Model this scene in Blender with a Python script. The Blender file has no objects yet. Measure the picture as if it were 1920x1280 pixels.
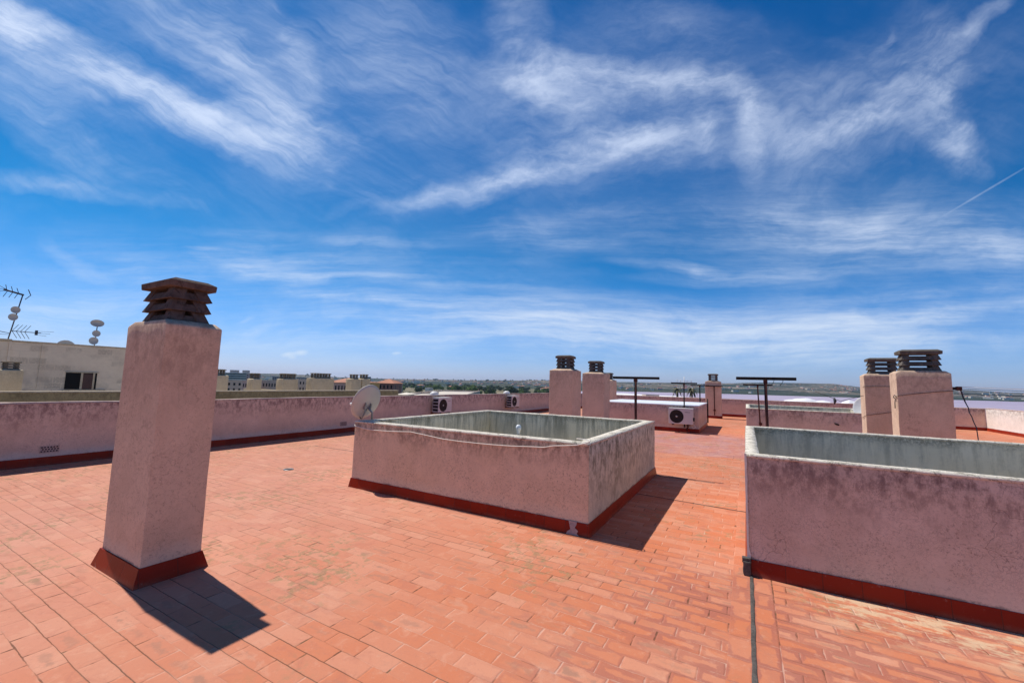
import bpy, bmesh, math, random
from mathutils import Vector, Matrix, noise
random.seed(7)
R = math.radians
sc = bpy.context.scene
C = sc.collection

# ------------------------------------------------------------------ camera
F, PITCH, ROLL, YAW, EYE = 778.07, R(5.691), R(1.525), R(29.436), 1.6
fw = Vector((-math.sin(YAW)*math.cos(PITCH), math.cos(YAW)*math.cos(PITCH), math.sin(PITCH)))
r0 = Vector((math.cos(YAW), math.sin(YAW), 0)); u0 = r0.cross(fw)
rt = math.cos(ROLL)*r0 + math.sin(ROLL)*u0
up = -math.sin(ROLL)*r0 + math.cos(ROLL)*u0
cd = bpy.data.cameras.new('camera'); cam = bpy.data.objects.new('camera', cd); C.objects.link(cam)
cam.matrix_world = Matrix(((rt.x, up.x, -fw.x, 0), (rt.y, up.y, -fw.y, 0), (rt.z, up.z, -fw.z, EYE), (0, 0, 0, 1)))
cd.sensor_width = 36; cd.lens = F/1920*36; cd.clip_start = .05; cd.clip_end = 40000
sc.camera = cam
def bearing(px, D, z=0):
    """world point at forward distance D (m) in the bearing of photograph column px"""
    s = (px-960)/F; hy = 716.5 + (px-960)*.0266
    d = fw + s*rt + (640-hy)/F*up
    d.z = 0
    k = D*math.hypot(fw.x, fw.y)/(d.x*fw.x+d.y*fw.y)
    return Vector((d.x*k, d.y*k, z))

# ------------------------------------------------------------------ mesh helpers
class MB:
    def __init__(s): s.v = []; s.f = []; s.m = []; s.sm = []
    def add(s, vs, fs, mi=0, smooth=False):
        b = len(s.v); s.v += [tuple(v) for v in vs]
        for k, f in enumerate(fs):
            s.f.append([b+i for i in f]); s.m.append(mi[k] if isinstance(mi, (list, tuple)) else mi); s.sm.append(smooth)
        return s
    def box(s, a, b, mi=0):
        x0, y0, z0 = a; x1, y1, z1 = b
        return s.add([(x0,y0,z0),(x1,y0,z0),(x1,y1,z0),(x0,y1,z0),(x0,y0,z1),(x1,y0,z1),(x1,y1,z1),(x0,y1,z1)],
              [(0,3,2,1),(4,5,6,7),(0,1,5,4),(1,2,6,5),(2,3,7,6),(3,0,4,7)], mi)
    def frus(s, r0_, z0, r1_, z1, mi=0):
        """frustum between two rectangles (x0,y0,x1,y1)"""
        a, b, c, d = r0_; e, f, g, h = r1_
        return s.add([(a,b,z0),(c,b,z0),(c,d,z0),(a,d,z0),(e,f,z1),(g,f,z1),(g,h,z1),(e,h,z1)],
              [(0,3,2,1),(4,5,6,7),(0,1,5,4),(1,2,6,5),(2,3,7,6),(3,0,4,7)], mi)
    def tube(s, pts, r, n=8, mi=0, caps=True):
        pts = [Vector(p) for p in pts]; rings = []; last = None
        for i, p in enumerate(pts):
            t = (pts[min(i+1, len(pts)-1)] - pts[max(i-1, 0)]).normalized()
            if last is None:
                a = t.orthogonal().normalized()
            else:
                a = (last - t*last.dot(t)).normalized()
            last = a; b = t.cross(a); rr = r[i] if isinstance(r, (list, tuple)) else r
            rings.append([p + rr*(math.cos(k*2*math.pi/n)*a + math.sin(k*2*math.pi/n)*b) for k in range(n)])
        vs = [v for q in rings for v in q]; fs = []
        for i in range(len(rings)-1):
            for k in range(n):
                fs.append((i*n+k, i*n+(k+1) % n, (i+1)*n+(k+1) % n, (i+1)*n+k))
        if caps: fs.append(tuple(range(n-1, -1, -1))); fs.append(tuple((len(rings)-1)*n+k for k in range(n)))
        return s.add(vs, fs, mi, True)
    def lathe(s, prof, n=24, mi=0, M=None):
        vs = []; fs = []
        for (r, z) in prof:
            for k in range(n):
                a = k*2*math.pi/n; v = Vector((r*math.cos(a), r*math.sin(a), z)); vs.append(M @ v if M else v)
        for i in range(len(prof)-1):
            for k in range(n): fs.append((i*n+k, i*n+(k+1) % n, (i+1)*n+(k+1) % n, (i+1)*n+k))
        return s.add(vs, fs, mi, True)
    def ring(s, o, i, z0, z1, mi=0, mi_in=None):
        """rectangular ring wall: outer rect o, inner rect i"""
        if mi_in is None: mi_in = mi
        def q(r_, z): a, b, c, d = r_; return [(a,b,z),(c,b,z),(c,d,z),(a,d,z)]
        vs = q(o,z0)+q(o,z1)+q(i,z0)+q(i,z1); fs = []; ms = []
        for k in range(4):
            j = (k+1) % 4
            fs += [(k,j,4+j,4+k), (8+j,8+k,12+k,12+j), (4+k,4+j,12+j,12+k), (j,k,8+k,8+j)]; ms += [mi, mi_in, mi, mi]
        return s.add(vs, fs, ms)
    def build(s, name, mats, parent=None, loc=None, bevel=0, seg=2):
        me = bpy.data.meshes.new(name); me.from_pydata(s.v, [], s.f)
        for m in (mats if isinstance(mats, (list, tuple)) else [mats]): me.materials.append(m)
        me.polygons.foreach_set('material_index', s.m); me.polygons.foreach_set('use_smooth', s.sm); me.update()
        o = bpy.data.objects.new(name, me); C.objects.link(o)
        if parent: o.parent = parent
        if loc: o.location = loc
        if bevel:
            b = o.modifiers.new('b', 'BEVEL'); b.width = bevel; b.segments = seg; b.limit_method = 'ANGLE'; b.angle_limit = R(40)
        return o

def wobble(mb_pts, amp, sc_=1.5, seed=0):
    return [tuple(Vector(p) + amp*Vector(noise.noise_vector(Vector(p)*sc_ + Vector((seed, seed, seed))))) for p in mb_pts]

def subdivided(mb, name, mats, parent, cuts_len=.12, amp=.004, sc_=3, seed=0, bevel=0.01, loc=None):
    """plastered body: subdivide, wobble the surface by hand-trowel amounts, round the edges"""
    me = bpy.data.meshes.new(name); me.from_pydata(mb.v, [], mb.f)
    me.polygons.foreach_set('material_index', mb.m)
    bm = bmesh.new(); bm.from_mesh(me)
    if bevel:
        bmesh.ops.bevel(bm, geom=[e for e in bm.edges if e.is_manifold and e.calc_face_angle(0) > .6], offset=bevel, segments=2, profile=.6, affect='EDGES')
    for _ in range(7):
        es = [e for e in bm.edges if e.calc_length() > cuts_len*2]
        if not es: break
        bmesh.ops.subdivide_edges(bm, edges=es, cuts=1, use_grid_fill=True)
    off = Vector((seed*3.1, seed*1.7, seed))
    for v in bm.verts:
        v.co += amp*noise.noise_vector(v.co*sc_+off) + amp*.5*noise.noise_vector(v.co*sc_*4+off)
    bmesh.ops.triangulate(bm, faces=[f for f in bm.faces if len(f.verts) > 4])
    for f in bm.faces: f.smooth = True
    bm.to_mesh(me); bm.free()
    for m in (mats if isinstance(mats, (list, tuple)) else [mats]): me.materials.append(m)
    o = bpy.data.objects.new(name, me); C.objects.link(o)
    if parent: o.parent = parent
    if loc: o.location = loc
    try:
        me.set_sharp_from_angle(angle=R(50))
    except Exception: pass
    return o

def tag(o, label=None, cat=None, group=None, kind=None):
    if label: o['label'] = label
    if cat: o['category'] = cat
    if group: o['group'] = group
    if kind: o['kind'] = kind
    return o
def thing(name, label, cat, loc=(0,0,0), rz=0, group=None):
    o = bpy.data.objects.new(name, None); C.objects.link(o); o.location = loc; o.rotation_euler = (0,0,rz)
    o.empty_display_size = .1
    return tag(o, label, cat, group)
def dup(root, loc, rz=None, label=None, scale=None, cat=None):
    def cp(o, par):
        c = o.copy(); C.objects.link(c)
        if par: c.parent = par
        for ch in [k for k in ALLOBJ() if k.parent == o]: cp(ch, c)
        return c
    c = cp(root, None); c.location = loc
    if rz is not None: c.rotation_euler = (0,0,rz)
    if label: c['label'] = label
    if cat: c['category'] = cat
    if scale: c.scale = scale
    return c
def ALLOBJ(): return list(C.objects)

# ------------------------------------------------------------------ node helpers
class NT:
    def __init__(s, name):
        s.mat = bpy.data.materials.new(name); s.mat.use_nodes = True; s.t = s.mat.node_tree
        s.bsdf = s.t.nodes['Principled BSDF']
    def node(s, typ, **kw):
        n = s.t.nodes.new(typ)
        for k, v in kw.items():
            if k.startswith('i_'): 
                key = k[2:]; key = int(key) if key.isdigit() else key.replace('_', ' ')
                s.set(n.inputs[key], v)
            else: setattr(n, k, v)
        return n
    def set(s, inp, v):
        if isinstance(v, bpy.types.NodeSocket): s.t.links.new(v, inp)
        else: inp.default_value = v
    def m(s, op, a, b=0.0, c=None, clamp=False):
        n = s.t.nodes.new('ShaderNodeMath'); n.operation = op; n.use_clamp = clamp
        s.set(n.inputs[0], a); s.set(n.inputs[1], b)
        if c is not None: s.set(n.inputs[2], c)
        return n.outputs[0]
    def vm(s, op, a, b=None, out=0, scale=None):
        n = s.t.nodes.new('ShaderNodeVectorMath'); n.operation = op
        s.set(n.inputs[0], a)
        if b is not None: s.set(n.inputs[1], b)
        if scale is not None: s.set(n.inputs['Scale'], scale)
        return n.outputs[out]
    def sm(s, x, a, b, lo=0.0, hi=1.0):
        n = s.t.nodes.new('ShaderNodeMapRange'); n.interpolation_type = 'SMOOTHSTEP'
        s.set(n.inputs[0], x); n.inputs[1].default_value = a; n.inputs[2].default_value = b
        n.inputs[3].default_value = lo; n.inputs[4].default_value = hi
        return n.outputs[0]
    def noise(s, vec, scale, detail=4, rough=.55, dist=0, out=0, dim='3D'):
        n = s.t.nodes.new('ShaderNodeTexNoise'); n.noise_dimensions = dim
        if vec is not None: s.set(n.inputs['Vector'], vec)
        n.inputs['Scale'].default_value = scale; n.inputs['Detail'].default_value = detail
        n.inputs['Roughness'].default_value = rough; n.inputs['Distortion'].default_value = dist
        return n.outputs[out]
    def mix(s, fac, a, b, typ='MIX'):
        n = s.t.nodes.new('ShaderNodeMix'); n.data_type = 'RGBA'; n.blend_type = typ
        s.set(n.inputs[0], fac); 
        for i, v in ((6, a), (7, b)):
            if isinstance(v, tuple) and len(v) == 3: v = v+(1,)
            s.set(n.inputs[i], v)
        return n.outputs[2]
    def xyz(s, v):
        n = s.t.nodes.new('ShaderNodeSeparateXYZ'); s.set(n.inputs[0], v); return n.outputs
    def comb(s, x, y, z):
        n = s.t.nodes.new('ShaderNodeCombineXYZ'); s.set(n.inputs[0], x); s.set(n.inputs[1], y); s.set(n.inputs[2], z); return n.outputs[0]
    def pos(s): return s.t.nodes.new('ShaderNodeNewGeometry').outputs['Position']
    def bump(s, h, strength=.3, dist=.01, normal=None):
        n = s.t.nodes.new('ShaderNodeBump'); s.set(n.inputs['Height'], h); n.inputs['Strength'].default_value = strength
        n.inputs['Distance'].default_value = dist
        if normal: s.set(n.inputs['Normal'], normal)
        return n.outputs[0]
    def fin(s, col, rough=.85, nrm=None, spec=.3, metal=0):
        b = s.bsdf
        s.set(b.inputs['Base Color'], col+(1,) if isinstance(col, tuple) and len(col) == 3 else col)
        s.set(b.inputs['Roughness'], rough); b.inputs['Specular IOR Level'].default_value = spec; b.inputs['Metallic'].default_value = metal
        if nrm is not None: s.set(b.inputs['Normal'], nrm)
        return s.mat

def mat_simple(name, col, rough=.6, var=.12, nscale=20, spec=.4, metal=0, bump=.1, bdist=.004):
    n = NT(name); p = n.pos()
    a = n.noise(p, nscale, 5, .6); b = n.noise(p, nscale*.12, 3)
    f = n.m('MULTIPLY', n.m('ADD', a, b), .5)
    c = n.mix(n.sm(f, .35, .65), tuple(x*(1-var) for x in col), tuple(min(1, x*(1+var)) for x in col))
    return n.fin(c, rough, n.bump(a, bump, bdist), spec, metal)

# ---- plaster (pink render with black mould that runs down from the coping)
def mat_plaster(name, base, base2, mould, top, drip=.35, streak=.6, blotch=.5, crack=.3, pale_foot=.25, foot=.13, rough=.92, stretch=.22):
    n = NT(name); p = n.pos(); x, y, z = n.xyz(p)
    big = n.noise(p, .9, 4, .6); mid = n.noise(p, 4.5, 5, .6); fine = n.noise(p, 38, 6, .7); grain = n.noise(p, 170, 3, .7)
    col = n.mix(n.sm(big, .35, .66), base, base2)
    col = n.mix(n.sm(mid, .42, .72, 0, .35), col, tuple(c*1.22 for c in base2))
    # vertical rain streaks
    wz = n.vm('SCALE', n.vm('SUBTRACT', n.noise(p, 3.3, 3, .6, out=1), (.5,.5,.5)), scale=.16)
    sv = n.vm('ADD', n.comb(x, y, n.m('MULTIPLY', z, stretch)), wz)
    st = n.noise(sv, 5, 6, .72)
    st2 = n.noise(n.comb(x, y, n.m('MULTIPLY', z, .5)), 17, 6, .75)
    h = n.m('SUBTRACT', top, z)                       # metres below the top edge
    edge_n = n.noise(sv, 3.2, 5, .65)
    reach = n.m('MULTIPLY', n.m('ADD', n.m('MULTIPLY', st, 1.3), n.m('MULTIPLY', edge_n, .9)), drip)
    run = n.m('SUBTRACT', 1, n.m('DIVIDE', h, n.m('MAXIMUM', reach, .01)), clamp=True)
    run = n.m('MULTIPLY', n.m('POWER', run, .7), n.sm(n.m('ADD', n.m('MULTIPLY', st2, .75), n.m('MULTIPLY', n.noise(p, 6.5, 5, .7), .45)), .50, .72))
    run = n.m('MULTIPLY', run, streak, clamp=True)
    bl = n.m('MULTIPLY', n.sm(n.noise(p, 2.3, 8, .72, .4), .52, .7), n.sm(n.m('ADD', fine, n.m('MULTIPLY', mid, .6)), .72, .98))
    bl = n.m('MULTIPLY', bl, blotch)
    # the fine grey speckle of old limewash
    sp = n.m('MULTIPLY', n.sm(n.noise(p, 48, 5, .85), .50, .68), n.sm(n.noise(p, 2.1, 5, .7), .36, .64, .12, .72))
    dirt = n.m('MAXIMUM', n.m('MAXIMUM', run, bl), sp, clamp=True)
    # hairline cracks
    wv = n.vm('ADD', p, n.vm('SCALE', n.noise(p, 3, 4, .6, out=1), scale=.35))
    vo = n.node('ShaderNodeTexVoronoi', feature='DISTANCE_TO_EDGE', i_Vector=wv, i_Scale=3.6).outputs['Distance']
    ck = n.m('MULTIPLY', n.m('SUBTRACT', 1, n.sm(vo, .0, .012)), n.sm(n.noise(p, 1.4, 2), .5, .62))
    vo2 = n.node('ShaderNodeTexVoronoi', feature='DISTANCE_TO_EDGE', i_Vector=wv, i_Scale=16).outputs['Distance']
    ck2 = n.m('MULTIPLY', n.m('SUBTRACT', 1, n.sm(vo2, .0, .035)), n.sm(n.noise(p, 2.7, 3), .40, .62, .05, .75))
    vo3 = n.node('ShaderNodeTexVoronoi', feature='DISTANCE_TO_EDGE', i_Vector=wv, i_Scale=42).outputs['Distance']
    ck3 = n.m('MULTIPLY', n.m('SUBTRACT', 1, n.sm(vo3, .0, .09)), n.sm(n.noise(p, 5.1, 3), .42, .62, .0, .45))
    ck = n.m('MULTIPLY', n.m('MAXIMUM', n.m('MAXIMUM', ck, ck2), ck3), crack)
    # paler lime bloom just above the skirting
    ft = n.m('MULTIPLY', n.sm(n.m('ADD', z, n.m('MULTIPLY', n.m('SUBTRACT', mid, .5), .22)), foot+.04, foot+.16, 1, 0), n.m('MULTIPLY', pale_foot, 1.8))
    col = n.mix(ft, col, (base2[0]*.95, base2[1]*1.1, base2[2]*1.2))
    col = n.mix(n.m('MULTIPLY', n.m('SUBTRACT', grain, .4), .35, clamp=True), col, tuple(c*.6 for c in base))
    col = n.mix(dirt, col, mould)
    # crumbling grey mortar where the render meets the skirting
    crumb = n.m('MULTIPLY', n.sm(n.m('ADD', z, n.m('MULTIPLY', n.m('SUBTRACT', fine, .5), .05)), foot+.006, foot+.026, 1, 0), n.sm(n.noise(p, 4.1, 5, .7), .46, .56))
    col = n.mix(n.m('MULTIPLY', crumb, .8), col, (.30, .24, .20))
    col = n.mix(ck, col, tuple(c*.45 for c in mould))
    hh = n.m('ADD', n.m('ADD', n.m('MULTIPLY', fine, .6), n.m('MULTIPLY', grain, .35)), n.m('MULTIPLY', mid, .8))
    hh = n.m('SUBTRACT', hh, n.m('MULTIPLY', ck, .8))
    return n.fin(col, rough, n.bump(hh, .6, .006), .12)

PINK = (.74, .535, .365); PINK2 = (.80, .59, .42); MAUVE = (.66, .48, .37); MAUVE2 = (.74, .56, .45)
MOULD = (.15, .085, .07)
M = {}
M['pink_box'] = mat_plaster('pink_plaster_well', PINK, PINK2, MOULD, .99, .28, .9, .3, .35)
M['pink_box_side'] = mat_plaster('grey_stained_plaster', (.64, .60, .48), (.73, .68, .54), (.16, .15, .105), .99, .9, 1.0, .55, .2, .1, stretch=.07)
M['pink_mauve'] = mat_plaster('mauve_plaster', MAUVE, MAUVE2, (.15, .085, .08), 1.03, .42, .85, .55, .45, .1)
M['pink_chim'] = mat_plaster('pink_plaster_chimney', (.66, .475, .335), (.73, .54, .39), (.24, .14, .11), 2.02, .6, .5, .6, .3, .35)
M['pink_par'] = mat_plaster('pink_plaster_parapet', (.66, .475, .37), (.74, .55, .44), (.20, .115, .11), 1.06, .42, .95, .45, .25, .45)
M['pink_light'] = mat_plaster('sunlit_parapet_plaster', (.84, .76, .66), (.90, .82, .72), (.30, .25, .21), 1.04, .42, .9, .2, .2, .2)  # lit counterpart of the parapet plaster; the sun's brightness is put into the colour
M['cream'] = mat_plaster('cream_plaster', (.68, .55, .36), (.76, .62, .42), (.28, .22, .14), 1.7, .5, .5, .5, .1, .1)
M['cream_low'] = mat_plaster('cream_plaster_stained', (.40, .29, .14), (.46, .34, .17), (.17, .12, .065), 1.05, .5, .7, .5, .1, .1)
def mat_blockwall():
    n = NT('cream_block_plaster'); p = n.pos(); x, y, z = n.xyz(p)
    b = n.node('ShaderNodeTexBrick', i_Vector=n.comb(y, z, 0), i_Scale=1.0, i_Mortar_Size=.012, i_Brick_Width=.4, i_Row_Height=.2)
    b.inputs['Color1'].default_value = (1,1,1,1); b.inputs['Color2'].default_value = (.4,.4,.4,1); b.inputs['Mortar'].default_value = (.7,.7,.7,1)
    bw = n.m('MULTIPLY', n.node('ShaderNodeRGBToBW', i_0=b.outputs[0]).outputs[0], 1)
    mid = n.noise(p, 1.4, 5, .6); fine = n.noise(p, 22, 5, .7)
    col = n.mix(n.sm(mid, .35, .7), (.80, .66, .50), (.90, .76, .58))
    d = n.m('MULTIPLY', n.m('MULTIPLY', n.sm(bw, .9, .35), n.sm(n.noise(p, .9, 3), .38, .54)), n.sm(fine, .30, .55))
    col = n.mix(n.m('MULTIPLY', d, .5), col, (.30, .24, .18))
    col = n.mix(n.m('MULTIPLY', n.sm(z, 1.7, .9), n.sm(n.noise(p, 1.1, 4), .45, .6, 0, .6)), col, (.28, .24, .22))
    return n.fin(col, .93, n.bump(fine, .3, .006), .15)
M['blockwall'] = mat_blockwall()

def mat_cement(name, a, b, dark, top, streak=.6):
    n = NT(name); p = n.pos(); x, y, z = n.xyz(p)
    sv = n.comb(x, y, n.m('MULTIPLY', z, .12)); st = n.noise(sv, 7, 6, .7); mid = n.noise(p, 2.2, 6, .6); fine = n.noise(p, 40, 5, .7)
    col = n.mix(n.sm(mid, .35, .68), a, b)
    h = n.m('SUBTRACT', top, z)
    run = n.m('MULTIPLY', n.sm(n.m('ADD', st, n.m('MULTIPLY', fine, .25)), .52, .78), n.sm(h, .0, .75, 1, .25))
    col = n.mix(n.m('MULTIPLY', run, streak), col, dark)
    ed = n.m('MULTIPLY', n.sm(n.m('ADD', h, n.m('MULTIPLY', n.m('SUBTRACT', mid, .5), .25)), .0, .13, 1, 0), n.sm(fine, .3, .6))
    col = n.mix(n.m('MULTIPLY', ed, .75), col, dark)
    lt = n.sm(n.noise(sv, 3.1, 4, .6), .6, .72, 0, .35)
    col = n.mix(lt, col, tuple(c*1.5 for c in b))
    return n.fin(col, .95, n.bump(n.m('ADD', fine, mid), .4, .006), .1)
M['cement'] = mat_cement('grey_cement_lining', (.78, .71, .54), (.86, .79, .62), (.20, .19, .14), .97, .8)
M['cement2'] = mat_cement('grey_cement_lining_even', (.74, .67, .52), (.82, .75, .60), (.19, .18, .14), 1.03, .5)

def mat_coping(name, a, b, dark, amt=.5):
    n = NT(name); p = n.pos()
    f = n.noise(p, 17, 7, .8, .4); g = n.noise(p, 7, 4, .6); w = n.noise(p, 90, 3, .6)
    col = n.mix(n.sm(g, .35, .65), a, b)
    col = n.mix(n.m('MULTIPLY', n.sm(f, .50, .60), amt), col, dark)
    return n.fin(col, .95, n.bump(n.m('ADD', f, n.m('MULTIPLY', w, .5)), .8, .012), .1)
M['coping'] = mat_coping('weathered_coping_mortar', (.68, .62, .52), (.78, .71, .60), (.17, .15, .11), .75)
M['coping_pink'] = mat_coping('pink_coping_mortar', (.50, .36, .31), (.58, .44, .38), (.19, .12, .10), .4)
M['coping_cream'] = mat_coping('cream_coping_mortar', (.55, .45, .32), (.62, .52, .38), (.24, .18, .11), .4)

def mat_skirting(name, base, axis_len=.25, gloss=.35):
    n = NT(name); p = n.pos(); x, y, z = n.xyz(p)
    f = n.noise(p, 30, 5, .7); g = n.noise(p, 2.5, 4, .6)
    def joint(c):
        fr = n.m('FRACT', n.m('DIVIDE', c, axis_len)); d = n.m('MINIMUM', fr, n.m('SUBTRACT', 1, fr)); return n.m('MULTIPLY', n.sm(d, .0, .018, 1, 0), 1)
    cell = n.node('ShaderNodeTexWhiteNoise', noise_dimensions='2D', i_Vector=n.comb(n.m('FLOOR', n.m('DIVIDE', x, axis_len)), n.m('FLOOR', n.m('DIVIDE', y, axis_len)), 0)).outputs[0]
    nrm = n.t.nodes.new('ShaderNodeNewGeometry').outputs['Normal']; nx, ny, nz = n.xyz(nrm)
    j = n.m('MAXIMUM', n.m('MULTIPLY', joint(x), n.sm(n.m('ABSOLUTE', ny), .5, .6)), n.m('MULTIPLY', joint(y), n.sm(n.m('ABSOLUTE', nx), .5, .6)))
    col = n.mix(cell, base, tuple(c*k for c, k in zip(base, (1.25, 1.5, 1.5))))
    col = n.mix(n.sm(g, .5, .7, 0, .5), col, (base[0]*.75, base[1]*.7, base[2]*.8))
    col = n.mix(n.m('MULTIPLY', n.sm(f, .6, .75), .4), col, (.35, .17, .12))
    chip = n.m('MULTIPLY', n.sm(n.noise(p, 16, 6, .75), .60, .66), n.sm(n.m('ABSOLUTE', n.m('SUBTRACT', z, .07)), .02, .075))
    col = n.mix(n.m('MULTIPLY', chip, .75), col, (.42, .27, .21))
    dust = n.m('MULTIPLY', n.sm(n.m('ADD', z, n.m('MULTIPLY', f, .05)), .03, .075, 1, 0), n.sm(g, .35, .6))
    col = n.mix(n.m('MULTIPLY', dust, .5), col, (.30, .12, .075))
    col = n.mix(n.m('MULTIPLY', j, .8), col, (.09, .03, .02))
    return n.fin(col, gloss, n.bump(n.m('SUBTRACT', n.m('MULTIPLY', f, .3), j), .4, .004), .12)
M['skirt'] = mat_skirting('terracotta_skirting_tile', (.26, .020, .006))

# ---- the paved floor: 25 x 12.7 cm red tiles, brushed with worn red roof paint
def mat_floor():
    n = NT('painted_terracotta_paving'); p = n.pos(); x, y, z = n.xyz(p)
    TW, TH = .262, .121
    wob = n.noise(p, 1.7, 3, .6, out=1); wob2 = n.noise(p, 11, 3, .6, out=1)
    pw = n.vm('ADD', p, n.vm('ADD', n.vm('SCALE', n.vm('SUBTRACT', wob, (.5,.5,.5)), scale=.016), n.vm('SCALE', n.vm('SUBTRACT', wob2, (.5,.5,.5)), scale=.010)))
    x2, y2, _ = n.xyz(pw)
    v = n.m('DIVIDE', y2, TH); row = n.m('FLOOR', v); fv = n.m('SUBTRACT', v, row)
    rr = n.node('ShaderNodeTexWhiteNoise', noise_dimensions='1D', i_W=row).outputs[0]
    odd = n.m('FRACT', n.m('MULTIPLY', row, .5))
    u = n.m('ADD', n.m('ADD', n.m('DIVIDE', x2, TW), odd), n.m('MULTIPLY', rr, .22)); cu = n.m('FLOOR', u); fu = n.m('SUBTRACT', u, cu)
    # bands of single tiles beside the expansion joint that runs along y at x = 0
    band = n.m('MULTIPLY', n.m('GREATER_THAN', x, -.14), n.m('LESS_THAN', x, .15))
    vb = n.m('DIVIDE', y2, .25); rb = n.m('FLOOR', vb); fvb = n.m('SUBTRACT', vb, rb)
    ub = n.m('DIVIDE', x, .145); cub = n.m('FLOOR', ub); fub = n.m('SUBTRACT', ub, cub)
    def sel(a, b): return n.m('ADD', n.m('MULTIPLY', a, n.m('SUBTRACT', 1, band)), n.m('MULTIPLY', b, band))
    dx = sel(n.m('MULTIPLY', n.m('MINIMUM', fu, n.m('SUBTRACT', 1, fu)), TW), n.m('MULTIPLY', n.m('MINIMUM', fub, n.m('SUBTRACT', 1, fub)), .145))
    dy = sel(n.m('MULTIPLY', n.m('MINIMUM', fv, n.m('SUBTRACT', 1, fv)), TH), n.m('MULTIPLY', n.m('MINIMUM', fvb, n.m('SUBTRACT', 1, fvb)), .25))
    cell = n.node('ShaderNodeTexWhiteNoise', noise_dimensions='3D', i_Vector=n.comb(sel(cu, cub), sel(row, rb), band))
    c1, cc = cell.outputs[0], cell.outputs[1]; ca, cb, cg = n.xyz(cc)
    big = n.noise(p, .33, 4, .6); mid = n.noise(p, 1.6, 5, .62); fine = n.noise(p, 24, 6, .72); grain = n.noise(p, 150, 4, .75); tiny = n.noise(p, 60, 4, .7)
    jn = n.noise(p, 5.5, 4, .7); jm = n.noise(p, 2.3, 3, .6)
    jw = n.m('ADD', .0016, n.m('MULTIPLY', n.sm(jn, .42, .7), .0045))
    dmin = n.m('MINIMUM', dx, dy)
    jx = n.m('SUBTRACT', 1, n.m('DIVIDE', dx, n.m('MULTIPLY', jw, 1.7)), clamp=True); jy = n.m('SUBTRACT', 1, n.m('DIVIDE', dy, jw), clamp=True)
    jx = n.m('MULTIPLY', n.sm(jx, 0, .5), n.sm(n.m('ADD', jn, n.m('MULTIPLY', cb, .3)), .42, .7))
    jy = n.m('MULTIPLY', n.sm(jy, 0, .5), n.sm(jm, .36, .62, .1, 1))
    # a few courses have an open, dark bed joint that runs on for metres
    rowj = n.m('FLOOR', n.m('ADD', v, .5)); rj = n.node('ShaderNodeTexWhiteNoise', noise_dimensions='1D', i_W=n.m('MULTIPLY', rowj, 1.37)).outputs[0]
    openj = n.m('MULTIPLY', n.m('GREATER_THAN', rj, .78), n.m('SUBTRACT', 1, band))
    openj = n.m('MULTIPLY', n.m('MULTIPLY', openj, n.sm(dy, .0015, .0045, 1, 0)), n.sm(n.noise(n.comb(n.m('MULTIPLY', x, .7), n.m('MULTIPLY', row, 3.1), 0), 1.0, 3, .6), .40, .54))
    joint = n.m('MAXIMUM', n.m('MAXIMUM', jx, jy), openj)
    # base paint: faded pink towards the west, stronger orange near the joint
    fade = n.sm(n.m('ADD', x, n.m('MULTIPLY', n.m('SUBTRACT', big, .5), 3.0)), -5.2, -1.0)
    col = n.mix(fade, (.62, .285, .20), (.61, .20, .098))
    col = n.mix(n.m('MULTIPLY', n.sm(mid, .4, .7), .55), col, (.62, .26, .155))
    col = n.mix(n.m('MULTIPLY', n.sm(n.m('ADD', mid, n.m('MULTIPLY', fine, .3)), .72, .9), .5), col, (.66, .36, .25))
    # mauve repainted strip across the roof between y = 10.9 and 15.8
    yy = n.m('ADD', y, n.m('ADD', n.m('MULTIPLY', n.m('SUBTRACT', mid, .5), .9), n.m('MULTIPLY', x, -.08)))
    strip = n.m('MULTIPLY', n.sm(yy, 10.9, 11.15), n.sm(yy, 15.4, 17.5, 1, 0))
    col = n.mix(n.m('MULTIPLY', strip, .85), col, n.mix(n.sm(n.noise(n.comb(x, n.m('MULTIPLY', y, .4), 0), 2.2, 5, .6), .4, .62), (.50, .20, .17), (.46, .245, .26)))
    # single tiles differ
    col = n.mix(n.m('MULTIPLY', c1, .5), col, n.mix(ca, (.46, .155, .095), (.68, .35, .24)))
    # worn greyish centres
    blob = n.noise(n.vm('ADD', p, n.vm('SCALE', cc, scale=7)), 9, 4, .65)
    ctr = n.m('MULTIPLY', n.sm(n.m('ADD', dmin, n.m('MULTIPLY', n.m('SUBTRACT', blob, .5), .16)), .030, .062), n.sm(n.m('ADD', cb, n.m('MULTIPLY', mid, .8)), .98, 1.35))
    col = n.mix(n.m('MULTIPLY', ctr, n.m('ADD', .3, n.m('MULTIPLY', ca, .5))), col, (.37, .20, .14))
    ol2 = n.m('MAXIMUM', n.sm(n.noise(p, .7, 3, .6), .5, .62), n.m('MAXIMUM', n.m('MULTIPLY', n.sm(x, -9.9, -8.2, 1, 0), .8), n.sm(n.vm('LENGTH', n.vm('MULTIPLY', n.vm('SUBTRACT', p, (-5.6, 3.45, 0)), (.8, 1.5, 1)), out=1), .2, 1.0, .95, 0)))
    olive = n.m('MULTIPLY', n.m('MULTIPLY', n.sm(n.m('ADD', blob, n.m('MULTIPLY', ol2, .05)), .53, .64), ol2), n.sm(fine, .38, .54))
    col = n.mix(n.m('MULTIPLY', olive, .75), col, (.31, .225, .12))
    # broad brush swirls of fresh / thin paint
    sw = n.noise(n.vm('ADD', p, n.vm('SCALE', wob, scale=.8)), 3.1, 6, .7, .8)
    col = n.mix(n.m('MULTIPLY', n.sm(sw, .54, .66), .35), col, (.46, .17, .115))
    col = n.mix(n.m('MULTIPLY', n.sm(sw, .44, .34), .35), col, (.70, .36, .24))
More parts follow.
